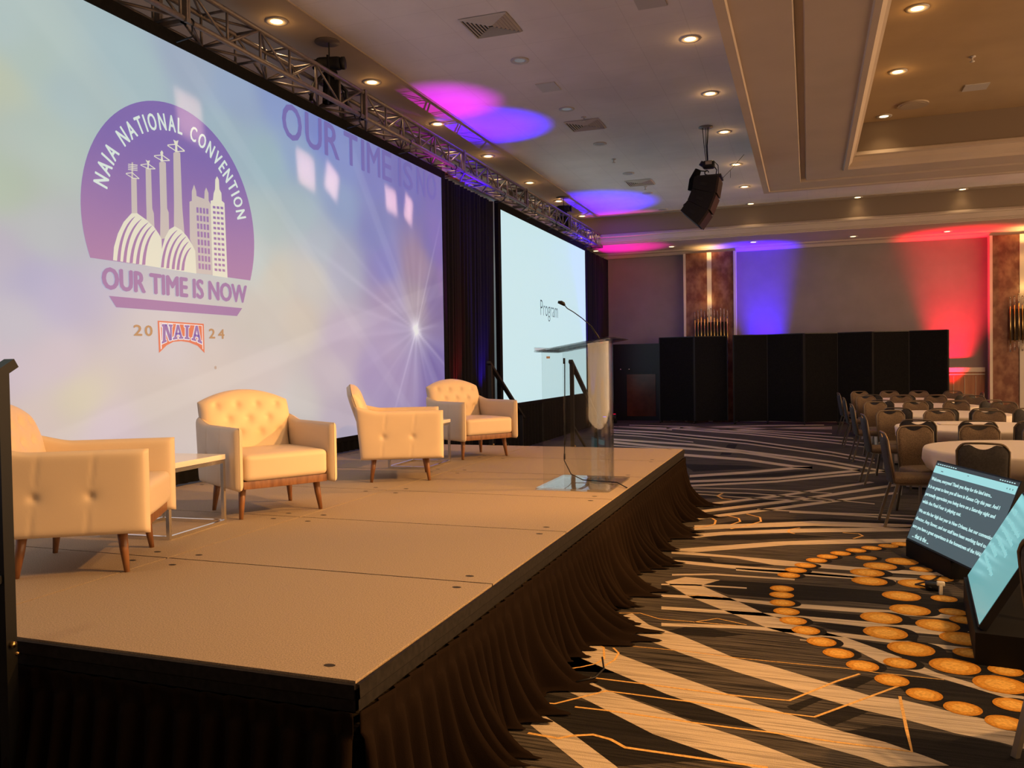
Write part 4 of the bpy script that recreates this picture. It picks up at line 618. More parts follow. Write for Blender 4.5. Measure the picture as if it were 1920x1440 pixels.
f = MB(); f.tube([(.25, .1, -.80), (.36, .15, -.68), (.56, .3, -.42)], .004, 5); f.tube([(.36, .15, -.68), (.36, .15, -.80)], .003, 5); f.build('safety_wire', blackmet_m, r)
px, pz, tilt = .20, -.835, 10
for k in range(3):
    T = Matrix.Translation((px, 0, pz)) @ Matrix.Rotation(radians(tilt), 4, 'Y')
    f = MB(); f.T = T; d = .35; h = .27; w = .26
    # side profile wedge: front (x=0) taller than back
    prof = [(0, 0), (0, -h), (-d, -h+.045), (-d, -.045)]
    f.prism([(x, -w, z) for x, z in prof], (0, 2*w, 0)); cab = f.build('speaker_cabinet', mat('speaker_paint_%d' % k, (.009, .0085, .010), .6, spec=.2), r)
    f = MB(); f.T = T; f.box(.0, .035, -w+.01, w-.01, -h+.012, -.012); f.build('front_grille', mat('grille_brown_%d' % k, (.03, .017, .014), .5, spec=.3), cab)
    f = MB(); f.T = T; f.box(-.24, -.14, -w-.006, -w, -.17, -.12); f.box(-.05, -.035, -w-.005, -w, -.24, -.225); f.build('handle', black_m, cab)
    q = T @ Vector((0, 0, -h)); px, pz = q.x, q.z; tilt += 13
# ------------------------------------------------------------------ stage
SX0, SX1, SY0, SY1, SZ = -5.1, -1.36, 2.28, 9.6, .6
r = empty('stage_platform', (-3.2, 5.94, 0), 0, 'low portable stage with tan carpeted decks, dark edge and brown pleated skirt', 'stage')
ox, oy = -3.2, 5.94
for i in range(6):
    for j, (xa, xb) in enumerate(((-5.1, -3.22), (-3.22, -1.36))):
        ya, yb = SY0+i*1.22, SY0+(i+1)*1.22; g = .006
        f = MB(); wob = lambda t: .0025*noise.noise(Vector((t*4, i*3.1, j)))
        n = 16; top = [(xa+g+(xb-xa-2*g)*k/n, ya+g+wob(k)) for k in range(n+1)]+[(xa+g+(xb-xa-2*g)*k/n, yb-g+wob(k+40)) for k in range(n, -1, -1)]
        f.prism([(x-ox, y-oy, SZ-.03) for x, y in top], (0, 0, .03))
        for (bx, by) in ((xa+.12, ya+.10), (xb-.16, ya+.10), (xa+.14, yb-.12), (xb-.14, yb-.10)):
            f.poly([(bx-ox+.022*cos(a*pi/5), by-oy+.014*sin(a*pi/5), SZ+.0008) for a in range(10)], 1)
        f.build('stage_deck', [carpet_stage, seam_m], r)
f = MB(); f.box(SX0-ox, SX1-.01-ox, SY0+.01-oy, SY1-.01-oy, .50, SZ-.031); f.build('deck_frame', blackmet_m, r)
f = MB()
trim_pts = [(SX0, SY0), (SX1, SY0), (SX1, SY1), (SX0, SY1)]
for (a, b_) in ((0, 1), (1, 2), (2, 3)):
    (xa, ya), (xb, yb) = trim_pts[a], trim_pts[b_]; d = Vector((xb-xa, yb-ya, 0)).normalized(); n_ = Vector((d.y, -d.x, 0))
    p = Vector((xa-ox, ya-oy, 0)); q = Vector((xb-ox, yb-oy, 0)); prof = [(0, SZ-.006), (.012, SZ-.008), (.014, .548), (.008, .542), (.008, .505), (0, .50)]
    vs_ = [p+n_*o_+Vector((0, 0, z))-d*.0 for o_, z in prof]+[q+n_*o_+Vector((0, 0, z)) for o_, z in prof]
    k = len(prof); f.add(vs_, [(i, i+1, k+i+1, k+i) for i in range(k-1)])
f.build('edge_trim', mat('trim_charcoal', (.014, .012, .011), .7, spec=.15, var=.3, scale=40), r)
FL = [(3.05, .20, .16), (3.55, .16, .12), (3.95, .22, .14), (4.35, .10, .1), (4.75, .34, .20), (5.3, .16, .14), (5.75, .26, .16), (6.5, .24, .22), (7.1, .18, .13), (7.7, .26, .2), (8.4, .20, .14), (8.75, .28, .13), (9.35, .24, .13)]
def skirt(p0, p1, n_, side, seed, zt=.505):
    p0 = Vector(p0+(0,)); p1 = Vector(p1+(0,)); L = (p1-p0).length; d = (p1-p0).normalized(); nu = int(L/.0125); f = MB(); rnd = random.Random(seed)
    ph = []; c = 0
    for i in range(nu+1): ph.append(c); c += (2*pi*.0125/.105)*(1+.7*noise.noise(Vector((i*.02, seed, 0))))
    rows = [0, .04, .135, .17, .25, .35, .45, .55, .65, .74, .82, .88, .93, .97, 1.0, 1.06, 1.12]
    def pt(i, t):
        s = i*.0125; q = p0+d*s; yy = q.y if side else s+20
        fl = .05
        for (yc, a, w) in FL:
            if side: fl = max(fl, a*math.exp(-((yy-yc)/(w*1.35))**2)*(1+.35*noise.noise(Vector((yy*9, 1, 5)))))
        pw = sin(ph[i])*.5+.5
        if t <= .135:
            off = .010+.016*((ph[i]/(2*pi)) % 1)
            z = zt-t*(zt)
        else:
            k = (t-.135)/.865; k1 = min(k, 1)
            amp = .016+.060*k1**.7
            off = .016+amp*pw**1.3+.015*noise.noise(Vector((s*2.2, k1*1.6, seed)))*k1+fl*(k1**2.6)*(.7+.3*pw)
            z = zt-(.135+.865*k1)*zt
            if k > 1:
                e = (t-1)/.12; off += e*fl*(.45+.5*noise.noise(Vector((s*4, 7, seed)))); z = .006+.012*abs(noise.noise(Vector((s*7, e*3, seed))))
            z = max(z, .006)+.02*k1**6*(1 if k <= 1 else 0)*pw
        sl = .09*noise.noise(Vector((s*1.3, 3, seed)))*t*t*(1.6 if side else .4)
        return q+n_*off+d*sl+Vector((0, 0, z))-Vector((ox, oy, 0))
    vs_ = [pt(i, t) for t in rows for i in range(nu+1)]
    w = nu+1; fs = [(j*w+i, j*w+i+1, (j+1)*w+i+1, (j+1)*w+i) for j in range(len(rows)-1) for i in range(nu)]
    f.add(vs_, fs); o = f.build('stage_skirt', skirt_m, r, True); md = o.modifiers.new('s', 'SOLIDIFY'); md.thickness = .003; return o
skirt((-4.9, SY0), (SX1, SY0), Vector((0, -1, 0)), False, 1)
skirt((SX1, SY0), (SX1, SY1), Vector((1, 0, 0)), True, 2)
skirt((SX1, SY1), (-2.6, SY1), Vector((0, 1, 0)), False, 3)
f = MB(); f.tube([(-1.1, 3.95, .012), (-1.02, 4.02, .02), (-1.0, 4.12, .03), (-1.04, 4.25, .04)], .005, 6); tag(f.build('cable', black_m, None, True), 'thin dark cable end poking from under the stage skirt onto carpet', 'cable')
# ------------------------------------------------------------------ armchairs
def tuft(px, pz, pts, depth=.016, sig=.022, seams=(), sd=.004):
    v = 0
    for (a, b_) in pts:
        d2 = (px-a)**2+(pz-b_)**2; v = max(v, depth*math.exp(-d2/(2*sig*sig))+depth*.35*math.exp(-d2/(2*(sig*3)**2)))
    for (a, b_, c, d_) in seams:
        dx, dz = c-a, d_-b_; L = dx*dx+dz*dz; t = max(0, min(1, ((px-a)*dx+(pz-b_)*dz)/L)); dd = (px-a-dx*t)**2+(pz-b_-dz*t)**2
        v = max(v, sd*math.exp(-dd/(2*.006**2)))
    return v
def armchair(loc, ang, lab):
    r = empty('armchair', loc, ang, lab, 'chair', 'white tufted armchairs on the stage')
    # seat cushion
    def cush(p):
        q = Vector(p)
        if q.z > 0: q.z += .016*(1-(q.y/.30)**2)*(1-(q.x/.30)**2)-.006*0
        if q.z > 0: q.z -= tuft(q.x, q.y, [(-.12, -.14), (-.12, .14), (.08, 0)], .010, .018)
        if q.x > .2: q.x += .010*cos(q.y*4)
        return q
    f = MB(); f.rbox((.055, 0, .345), (.60, .595, .175), .035, 22, fn=cush); f.build('seat_cushion', leather_m, r, True)
    # camel back
    rows = [[-.225, -.075, .075, .225], [-.15, 0, .15], [-.225, -.075, .075, .225]]; zr = [.735, .635, .535]
    pts = [(y, z) for ys, z in zip(rows, zr) for y in ys]
    seams = [(a[0], a[1], b_[0], b_[1]) for a in pts for b_ in pts if a[1] > b_[1]+.05 and abs(abs(a[0]-b_[0])-.075) < .02 and a[1]-b_[1] < .12]
    def H(u): return .848-.085*abs(u)**2.0
    f = MB(); N = 64; Mz = 48
    def back(u, v, sgn):
        uu = -1+2*u; uu = (1-(1-abs(uu))**1.35)*(1 if uu >= 0 else -1) if abs(uu) > 0 else 0
        vv = 1-(1-v)**1.25; z = .25+(H(uu)-.25)*vv
        Wd = .300+.038*smooth01(.45, .8, vv)
        y = uu*Wd; e = max(0, 1-abs(uu)**10)**.5*max(0, 1-max(0, (z-.25)/(H(uu)-.25))**18)**.5
        th = .062*e+.002
        x = sgn*th
        if sgn > 0: x -= tuft(y, z, pts, .017, .018, seams, .004)*e; x += .006*e
        else: x *= .8
        return (x-.232-.33*(z-.25), y, z)
    f.grid(lambda u, v: back(u, v, 1), N, Mz); f.grid(lambda u, v: back(1-u, v, -1), N, 12)
    f.build('backrest', leather_m, r, True)
    # arms
    for s in (-1, 1):
        f = MB()
        def top(x):
            return .615+.045*smooth01(-.12, -.36, x)
        def xb(z): return -.33-.14*smooth01(.35, .69, z)*0-.22*max(0, z-.22)*.45
        bt = [(-.14, .395), (.11, .395)]
        sm_ = [(-.14, .395, -.115, .61), (-.14, .395, -.16, .21), (.11, .395, .135, .61), (.11, .395, .09, .21)]
        def arm(u, v, sd_):
            uu = u; vv = v
            z0 = .20; x0 = -.335; x1 = .375
            x = x0+(x1-x0)*uu; tz = top(x); z = z0+(tz-z0)*vv
            x += -(1-uu)*.045*vv
            e = max(0, 1-abs(2*uu-1)**16)**.5*max(0, 1-abs(2*vv-1)**16)**.5; th = .036*e+.001
            if sd_*s > 0: th -= tuft(x, z, bt, .013, .014, sm_, .0035)*e
            return (x, s*.338+sd_*th, z)
        f.grid(lambda u, v: arm(u, v, 1), 60, 36); f.grid(lambda u, v: arm(1-u, v, -1), 60, 36)
        f.build('armrest', leather_m, r, True)
    f = MB(); f.rbox((.325, 0, .232), (.022, .60, .055), .006, 3); f.rbox((-.02, 0, .235), (.60, .58, .03), .006, 3); f.build('seat_rail', wood_m, r, True, 40)
    for sx in (-1, 1):
        for sy in (-1, 1):
            f = MB(); f.tube([(sx*.225, sy*.265, .225), (sx*.235, sy*.275, .12), (sx*.25, sy*.288, .0)], [.026, .021, .013], 14); f.build('leg', wood_m, r, True)
    return r
armchair((-3.56, 3.31, SZ), math.atan2(.53, .85), 'white tufted armchair nearest the camera, cut by the railing at left')
armchair((-3.62, 4.91, SZ), math.atan2(-.51, .86), 'white tufted armchair below the skyline logo, facing front')
armchair((-3.48, 6.67, SZ), math.atan2(.47, .88), 'white tufted armchair seen from its side, third along the stage')
armchair((-3.50, 8.42, SZ), math.atan2(-.55, .83), 'white tufted armchair farthest along the stage, before the black drape')
def side_table(loc, w, d, h, rz, lab):
    r = empty('side_table', loc, rz, lab, 'table', 'low side tables between the armchairs')
    f = MB(); f.rbox((0, 0, h-.018), (w, d, .035), .004, 4); f.build('tabletop', tabletop_m, r, True, 40)
    f = MB(); a, b_, t = w/2-.014, d/2-.014, .022
    for sx in (-1, 1):
        for sy in (-1, 1): f.bar((sx*a, sy*b_, 0), (sx*a, sy*b_, h-.036), t, t)
    for sx in (-1, 1):
        f.bar((sx*a, -b_+t/2, t/2), (sx*a, b_-t/2, t/2), t, t); f.bar((sx*a, -b_+t/2, h-.048), (sx*a, b_-t/2, h-.048), t, t)
        f.bar((-a+t/2, sx*b_, t/2), (a-t/2, sx*b_, t/2), t, t); f.bar((-a+t/2, sx*b_, h-.048), (a-t/2, sx*b_, h-.048), t, t)
    f.build('tube_frame', chrome_m, r)
side_table((-3.80, 4.12, SZ), .50, .56, .45, radians(4), 'low white side table with chrome frame between the two nearest armchairs')
side_table((-3.70, 7.53, SZ), .44, .60, .45, radians(3), 'low white side table with chrome frame between the two far armchairs')
# ------------------------------------------------------------------ lectern
r = empty('acrylic_lectern', (-1.75, 6.62, SZ), 0, 'clear acrylic lectern with curved front near the stage edge', 'lectern')
f = MB(); f.rbox((0, 0, .0115), (.60, .80, .021), .008, 6); f.build('base_plate', acry_m, r, True, 40)
f = MB(); t = .009; path = [(-.26, -.30)]+[(-.06, -.30)]; R_ = .30
path = [(-.26+.02*k, -R_) for k in range(10)]+[(-.06+R_*sin(a*pi/32), -R_*cos(a*pi/32)) for a in range(33)]+[(-.06-.02*k, R_) for k in range(1, 11)]
outer = []; inner = []
for i, p in enumerate(path):
    a = Vector(path[max(i-1, 0)]); b_ = Vector(path[min(i+1, len(path)-1)]); d = (b_-a).normalized(); n_ = Vector((d.y, -d.x)); p = Vector(p)
    outer.append(p+n_*t/2); inner.append(p-n_*t/2)
def topz(x): return 1.10+.165*(x+.30)
loop = outer+inner[::-1]; n = len(loop)
f.add([(p.x, p.y, .0225) for p in loop]+[(p.x, p.y, topz(p.x)-.008) for p in loop], [(i, (i+1) % n, n+(i+1) % n, n+i) for i in range(n)]+[(n-1-i, i, i+1, n-2-i)[::-1] for i in range(n//2-1)]+[(n+n-1-i, n+i, n+i+1, n+n-2-i) for i in range(n//2-1)])
f.build('curved_body', acry_m, r, True, 40)
f = MB(); f.T = Matrix.Translation((0, 0, topz(0)+.002)) @ Matrix.Rotation(-math.atan(.165), 4, 'Y')
f.rbox((0, 0, 0), (.62, .74, .014), .006, 6); f.rbox((-.305, 0, .018), (.012, .70, .03), .004, 4); f.build('reading_top', acry_m, r, True, 40)
f = MB(); f.box(-.22, -.19, -.307, -.3055, 1.045, 1.062); f.build('name_tag', mat('tag_tan', (.5, .36, .22), .5), r)
f = MB(); f.tube([(-.24, .29, 1.03), (-.245, .29, .62), (-.25, .285, .30), (-.25, .27, .16), (-.16, .16, .06), (-.02, .02, .034), (.15, -.02, .034), (.28, -.03, .03), (.36, -.10, .008), (.385, -.14, .006)], .0045, 6); f.tube([(-.245, .29, 1.05), (-.245, .29, 1.0)], .010, 8); f.tube([(-.245, .285, .36), (-.25, .285, .30)], .008, 8); f.tube([(-.25, .28, .22), (-.25, .275, .17)], .008, 8)
mc = f; 
m_ = empty('gooseneck_microphone', (-1.635, 6.75, 1.775), 0, 'black gooseneck microphone leaning up from the clear lectern', 'microphone')
f = MB(); f.tube([(0, 0, .012), (-.015, -.012, .05), (-.064, -.05, .135)], .008, 8); f.tube([(-.064, -.05, .135), (-.13, -.075, .20), (-.20, -.10, .255), (-.245, -.125, .285), (-.27, -.14, .318)], .004, 8); f.build('gooseneck', black_m, m_, True)
f = MB(); f.tube([(-.262, -.136, .308), (-.272, -.141, .322), (-.29, -.15, .333), (-.315, -.158, .338)], [.008, .016, .017, .010], 12); f.build('microphone_head', black_m, m_, True)
f = MB(); f.cyl((0, 0), .024, .004, .016, 16); f.build('mounting_flange', black_m, m_, True)
mc.T = None; o = mc.build('microphone_cable', black_m, m_, True); o.location = (-1.75+1.635, 6.62-6.75, SZ-1.775)
# ------------------------------------------------------------------ railings
rail_m = mat('railing_black', (.008, .008, .008), .4, spec=.25)
def railing(x, y0, sgn, lab):
    r = empty('stair_railing', (x, y0, 0), 0, lab, 'railing')
    f = MB(); f.box(-.022, .022, -.022, .022, .0, 1.60); f.build('post', rail_m, r)
    f = MB(); f.bar((0, -.05*sgn, 1.635), (0, 1.25*sgn, .86), .05, .035); f.build('handrail', rail_m, r)
    f = MB(); f.box(-.02, .02, min(1.15*sgn, 1.19*sgn), max(1.15*sgn, 1.19*sgn), 0, .90); f.build('post', rail_m, r)
    f = MB(); f.bar((0, .02*sgn, .85), (0, 1.15*sgn, .22), .025, .025); f.build('lower_rail', rail_m, r)
    f = MB(); f.tube([(.022, -.0, .60), (.036, 0, .60)], .012, 8); f.tube([(-.05, -.02*sgn, .56), (.03, -.02*sgn, .56)], .006, 8); f.build('bolt', brass_m, r, True)
railing(-2.787, 2.215, -1, 'black handrail post at the near end of the stage, cut by the left edge')
railing(-3.76, 9.68, 1, 'black stair handrail behind the farthest armchair, in front of the black drape')
railing(-2.70, 9.68, 1, 'black stair handrail seen through the clear lectern')
def steps(x0, x1, y0, sgn, lab):
    r = empty('stage_steps', ((x0+x1)/2, y0, 0), 0, lab, 'steps'); w = (x1-x0)/2-.05
    for k in range(3):
        z = .45-.15*k; ya, yb = sorted((sgn*(.04+.3*k), sgn*(.34+.3*k))); f = MB(); f.box(-w, w, ya, yb, z-.04, z); f.box(-w, w, *( (yb-.02, yb) if sgn > 0 else (ya, ya+.02)), max(0, z-.15), z-.04); f.build('tread', drape_blk, r)
    f = MB(); 
    for s in (-1, 1): f.box(*( (w-.03, w) if s > 0 else (-w, -w+.03)), *sorted((sgn*.05, sgn*.90)), .0, .11)
    f.build('side_panel', drape_blk, r)
steps(-3.72, -2.74, 9.62, 1, 'black steps at the far end of the stage, between the two far handrails')
# LED uplights
def uplight(x, y, z, lab, col):
    r = empty('floor_uplight', (x, y, 0), 0, lab, 'stage light', 'small uplights at the drapes')
    f = MB(); f.tube([(0, 0, z-.22), (0, 0, z-.02)], .055, 16); f.build('housing', black_m, r, True)
    f = MB(); f.box(-.07, .07, -.01, .01, 0, z-.15); f.box(-.07, .07, -.07, .07, 0, .015); f.build('bracket', blackmet_m, r)
    f = MB(); f.cyl((0, 0), .045, z-.021, z-.018, 16); f.build('lens', mat('led_'+lab[:4], (.02, .02, .02), .3, emit=col, es=3), r)
uplight(-4.88, 11.95, .80, 'red uplight low before the drape between the screens', RED)
uplight(-4.88, 12.95, .80, 'blue uplight low before the drape between the screens', BLUE)
uplight(-4.85, 20.4, .27, 'dim blue uplight at the foot of the far right drape', BLUE)
uplight(-4.85, 21.5, .27, 'warm red uplight at the foot of the far right drape', RED)
# ------------------------------------------------------------------ confidence monitors
mon_bg = emat('monitor_grey', s2l((74, 92, 98)), .9); mon_bar = emat('monitor_toolbar', s2l((160, 222, 224)), .95); mon_txt = emat('monitor_text', s2l((196, 240, 240)), .95); mon_top = emat('monitor_menu', s2l((52, 62, 66)), .8)
mon2_bg = mat('monitor_pale', (.02, .03, .03), .12, emit=s2l((118, 182, 184)), es=.85); mon2_t = emat('monitor_faint_text', s2l((146, 206, 206)), .9)
def monitor(loc, yaw_, tilt_, w, h, lines, lab, first):
    r = empty('floor_monitor', (loc[0], loc[1], 0), yaw_, lab, 'monitor')
    # local: x = viewer's right, y = away from viewer
    T = Matrix.Translation((0, 0, loc[2])) @ Matrix.Rotation(-tilt_, 4, 'X')   # panel plane = local x,z
    f = MB(); f.T = T; f.box(-.012, w+.012, .004, .045, -.014, h+.012); f.build('bezel', black_m, r)
    f = MB(); f.T = T; f.box(0, w, .0015, .0045, 0, h); scr = f.build('display', mon_bg if first else mon2_bg, r)
    def put(rects, m_, nm, yy):
        f = MB(); f.T = T
        for (a, b_, c, d_) in rects: f.poly([(a*w, yy, c*h), (b_*w, yy, c*h), (b_*w, yy, d_*h), (a*w, yy, d_*h)])
        f.build(nm, m_, scr)
    if first:
        put([(0, 1, .955, 1)], mon_top, 'menu_bar', .0009); put([(0, 1, .865, .955)], mon_bar, 'tool_bar', .0008)
        put([(.02+.03*k, .04+.03*k, .972, .982) for k in range(9)]+[(.80+.025*k, .815+.025*k, .972, .983) for k in range(7)], mon_txt, 'menu_text', .0004)
        put([(.90+.03*k, .908+.03*k, .90, .915) for k in range(3)]+[(.10, .13, .895, .905), (.44, .46, .925, .932)], mon_bg, 'tool_icon', .0004)
    f = MB(); f.T = T
    for i, (t, x0, x1, z) in enumerate(lines):
        v, fs, ww = fit_text(t, .012, (x1-x0)*w, None)
        ymax = max(p[1] for p in v); k = (.056*h)/ymax if ymax else 1
        bold(f, v, fs, lambda a, b_, q: (x0*w+a, .0006-q, z*h+b_*k), .0005)
    f.build('caption_text', mon_txt if first else mon2_t, scr)
    # floor stand
    f = MB(); f.T = None
    f.box(-.02, w*.62, .0, .34, .0, loc[2]-.02) if first else f.box(-.06, w+.06, -.02, .52, .0, loc[2]-.03)
    f.build('stand_base', mat('monitor_stand_'+('a' if first else 'b'), (.006, .0055, .0055), .6, spec=.12), r)
    f = MB()
    tx = sin(tilt_)*h*.8; tz = loc[2]+cos(tilt_)*h*.8
    for xx in (.2*w, .8*w):
        f.bar((xx, .50, .02), (xx, tx+.05, tz), .04, .04); f.bar((xx, .02, .03), (xx, .52, .03), .04, .04)
    f.bar((.2*w, .48, .05), (.8*w, .48, .05), .03, .03); f.build('rear_strut', blackmet_m, r)
    return r
LN = [('Welcome, everyone! Thank you Amy for the kind intro...', .015, .79, .755), ('It is so great to have you all here in Kansas City this year. And I', .015, .91, .655), ('personally appreciate you being here on a Saturday night and', .015, .90, .555), ('while the Final Four is playing out.', .015, .545, .455),
      ('We set the bar high last year in New Orleans, but our convention', .015, .965, .335), ('director, Amy Stover, and our staff have been working hard to m', .015, .965, .235), ('sure you have a great experience in the hometown of the NAIA', .015, .93, .135), ('... that is the ...', .06, .30, .035)]
monitor((.741, 7.33, .155), -1.267, .376, 1.16, .656, LN, 'floor monitor tilted back, showing white caption lines on dark grey', True)
LN2 = [('...', .1, .2, .8), ('everyone! Thank you Amy for the', .10, .62, .70), ('so great to have you all here', .10, .60, .60), ('personally appreciate you being', .10, .62, .50), ('the Final Four', .10, .4, .40), ('We set the bar high last year', .10, .6, .27)]
monitor((.958, 5.98, .198), -1.683, .503, 1.10, .62, LN2, 'pale teal floor monitor at the right edge, nearer the camera', False)
f = MB(); f.rbox((.80, 6.30, .03), (.10, .07, .05), .008, 4); f.tube([(.78, 6.25, .03), (.70, 6.4, .01), (.82, 6.55, .008), (.95, 6.45, .02)], .006, 6); f.tube([(.84, 6.33, .05), (.80, 6.5, .012), (.90, 6.7, .01)], .005, 6)
tag(f.build('power_adapter', black_m, None, True), 'black adapter and cables on carpet between the two floor monitors', 'adapter')
f = MB(); f.rbox((.835, 6.22, .07), (.05, .03, .03), .006, 4); f.box(.825, .845, 6.20, 6.24, .0, .06); tag(f.build('white_plug', mat('plug_white', (.7, .66, .55), .5), None, True, 40), 'small white plug beside the nearer floor monitor', 'plug')
# ------------------------------------------------------------------ banquet tables, cloths, chairs
def banquet_chair(loc, ang, lab, grp='banquet chairs round the tables'):
    r = empty('banquet_chair', loc, ang, lab, 'chair', grp)
    f = MB(); f.rbox((.01, 0, .445), (.44, .40, .07), .03, 10, fn=lambda p: p+Vector((0, 0, .012*(1-(p.y/.22)**2) if p.z > 0 else 0))); f.build('seat', seatfab_m, r, True)
    def outline(u):
        a = abs(u); return .892-.012*a*a-.055*max(0, (a-.62)/.38)**2.4
    def notch(u): return .040*max(0, 1-(abs(u)/.46)**2) if abs(u) < .46 else 0
    def back(u, v, sgn, cover):
        uu = -1+2*u; hw = .180+.012*v; zt = outline(uu)-.012-notch(uu); z0 = .43 if not cover else .42
        z = z0+(zt-z0)*v; e = max(0, 1-abs(uu)**10)**.5*max(0, 1-v**16)**.5
        x = -.215-.16*(z-.43)+.018*uu*uu
        return (x+sgn*(.020*e+.001), uu*hw, z)
    f = MB(); f.grid(lambda u, v: back(u, v, 1, 0), 24, 12); f.build('back_pad', seatfab_m, r, True)
    f = MB(); f.grid(lambda u, v: back(1-u, v, -1, 1), 24, 8); f.build('back_shell', backfab_m, r, True)
    f = MB(); pts = []
    for k in range(25):
        uu = -1+2*k/24; z = outline(uu); pts.append((-.215-.16*(z-.43)+.018*uu*uu, uu*.191, z))
    f.tube([(-.20, -.180, .43)]+[(-.24, -.188, .65)]+pts+[(-.24, .188, .65), (-.20, .180, .43)], .010, 6); f.build('back_rail', rim_m, r, True)
    for sy in (-1, 1):
        f = MB(); f.bar((-.17, sy*.175, .42), (-.29, sy*.185, 0), .024, .024, upv=(1, 0, 0)); f.build('leg', frame_m, r)
        f = MB(); f.bar((.17, sy*.17, .42), (.215, sy*.185, 0), .024, .024, upv=(1, 0, 0)); f.build('leg', frame_m, r)
    f = MB(); f.box(-.19, .20, -.18, .18, .40, .415); f.build('seat_frame', frame_m, r)
    return r
bc = [None]
rim_m = mat('back_rim_bronze', (.16, .12, .08), .45, metal=.5)
def chair(x, y, ang, lab, grp='banquet chairs round the tables'):
    if bc[0] is None: bc[0] = banquet_chair((x, y, 0), ang, lab, grp); return bc[0]
    return dup(bc[0], (x, y, 0), ang, lab, grp)
def table(x, y, which, seats=()):
    r = empty('round_table', (x, y, 0), 0, 'round table hidden under its white cloth, %s' % which, 'table', 'round banquet tables')
    f = MB(); f.cyl((0, 0), .905, .72, .748, 40); f.build('tabletop', wood_m, r, True, 40)
    for a in (45, 135, 225, 315):
        f = MB(); f.tube([(.5*cos(radians(a)), .5*sin(radians(a)), 0), (.5*cos(radians(a)), .5*sin(radians(a)), .72)], .016, 8); f.build('leg', blackmet_m, r, True)
    f = MB(); n = 160; ph = x+y*3
    rows = [(.0, 0), (.5, 0), (.88, 0), (.912, .004), (.922, .02)]+[(None, k) for k in (.06, .12, .2, .3, .4, .5, .6, .68, .735)]
    vs_ = []
    for (rr, dz) in rows:
        for i in range(n):
            a = 2*pi*i/n
            if rr is not None: R_ = rr
            else:
                k = dz/.735; fold = sin(14*a+ph+.8*sin(3*a))*.5+.5*sin(9*a+ph*2)
                R_ = .922-.03*k+.075*k**.8*fold*.8
            for (qx, qy) in seats:
                dq = sqrt(qx*qx+qy*qy); al = (qx*cos(a)+qy*sin(a))/dq
                if al > 0:
                    pe = abs(qx*sin(a)-qy*cos(a))/dq*R_; w_ = 1-smooth01(.24, .36, pe); R_ = R_+(min(R_, dq-.27)-R_)*w_*smooth01(.17, .27, dz)
            vs_.append((R_*cos(a), R_*sin(a), .754-dz))
    f.add(vs_, [(j*n+i, (j+1)*n+i, (j+1)*n+(i+1) % n, j*n+(i+1) % n) for j in range(len(rows)-1) for i in range(n)])
    o = f.build('tablecloth', cloth_m, None, True); o.location = (x, y, 0); md = o.modifiers.new('s', 'SOLIDIFY'); md.thickness = .003; md.offset = 0
    tag(o, 'white tablecloth falling to the floor over the round table, %s' % which, 'tablecloth', 'white round tablecloths')
TY = [8.72, 11.50, 14.05, 16.50, 18.85]
WH = ['nearest of five', 'second of five from the camera', 'third of five, the middle one', 'fourth of five from the camera', 'farthest of five']
TX = 1.95
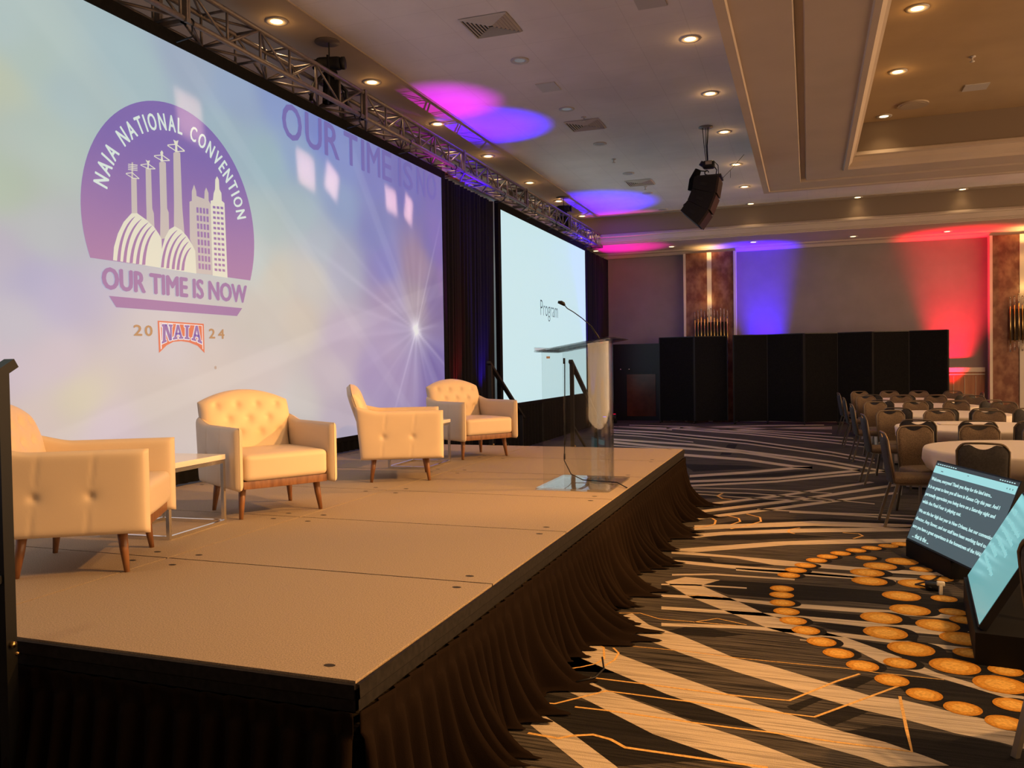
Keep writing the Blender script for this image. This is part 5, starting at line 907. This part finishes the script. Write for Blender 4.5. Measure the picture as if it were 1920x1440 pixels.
for k, y in enumerate(TY):
    t = ['nearest', 'second', 'third', 'fourth', 'farthest'][k]
    POS = ['leftmost', 'second from left', 'third from left', 'rightmost']
    jit = random.Random(k); seats = []
    def seat(xx, yy, a, lab):
        seats.append((xx-TX, yy-y)); chair(xx, yy, a, lab)
    for i, xx in enumerate([1.27, 1.79, 2.28, 2.76]):
        if k == 0 and i > 1 or k == 1 and i == 3: continue
        dy = [-.70, -.79, -.79, -.70][i]
        if k == 0: xx = [1.40, 1.97][i]; dy = [-.74, -.80][i]
        a = math.atan2(-dy, (TX-xx)*.3)
        seat(xx, y+dy, a+jit.uniform(-.05, .05), 'banquet chair on the near side of the %s table, back to camera, %s' % (t, POS[i]))
    for i, xx in enumerate([1.14, 1.69, 2.23, 2.80]):
        if k < 2 and i == 3: continue
        dy = [.62, .74, .74, .62][i]
        a = math.atan2(-dy, (TX-xx)*.3)
        seat(xx, y+dy, a+jit.uniform(-.05, .05), 'banquet chair on the far side of the %s table, front to camera, %s' % (t, POS[i]))
    seat(.95-.02*k, y+.05, jit.uniform(.02, .14), 'banquet chair on the aisle at the left end of the %s table' % t)
    if k == 4: seat(3.02, y, pi, 'banquet chair at the right end of the farthest table, facing left')
    table(TX, y, WH[k], seats)
chair(1.11, 3.77, .64, 'dark banquet chair at the lower right edge beside the pale monitor, mostly out of frame')
f = MB(); f.rbox((0, 0, .006), (.34, .20, .012), .004, 5); o = f.build('folded_napkin', cloth_m, None, True); o.location = (1.72, 11.72, .757); tag(o, 'folded white cloth lying on the second table', 'napkin')
# ------------------------------------------------------------------ room dividers
def divider(xs, ys, h, lab):
    r = empty('room_divider', (xs[0], ys[0], 0), 0, lab, 'divider', 'black folding room dividers'); 
    for i in range(len(xs)-1):
        p = Vector((xs[i]-xs[0], ys[i]-ys[0], 0)); q = Vector((xs[i+1]-xs[0], ys[i+1]-ys[0], 0)); d = (q-p).normalized()
        f = MB(); f.bar(p+d*.015+Vector((0, 0, (h+.07)/2)), q-d*.015+Vector((0, 0, (h+.07)/2)), .04, h-.07); pn = f.build('fabric_panel', drape_blk, r)
        f = MB()
        for e in (p+d*.012, q-d*.012): f.bar(e+Vector((0, 0, .06)), e+Vector((0, 0, h+.005)), .03, .05)
        f.bar(p+d*.01+Vector((0, 0, h)), q-d*.01+Vector((0, 0, h)), .05, .02); f.build('panel_frame', blackmet_m, pn)
        f = MB(); e = p if i else p+d*.03
        f.bar(e+Vector((0, -.14, .055)), e+Vector((0, .14, .055)), .03, .03); f.tube([e+Vector((-.015, -.13, .03)), e+Vector((.015, -.13, .03))], .03, 10); f.tube([e+Vector((-.015, .13, .03)), e+Vector((.015, .13, .03))], .03, 10); f.build('caster_foot', black_m, pn)
    return r
divider([-3.72, -2.78, -1.97], [22.0, 21.75, 21.95], 2.25, 'black folding divider of two panels before the left marble column')
divider([-1.80, -.98, -.10, .68, 1.47, 2.28, 3.10], [21.75, 21.95, 21.7, 21.95, 21.75, 21.95, 21.75], 2.26, 'long black folding divider of six panels across the far wall')
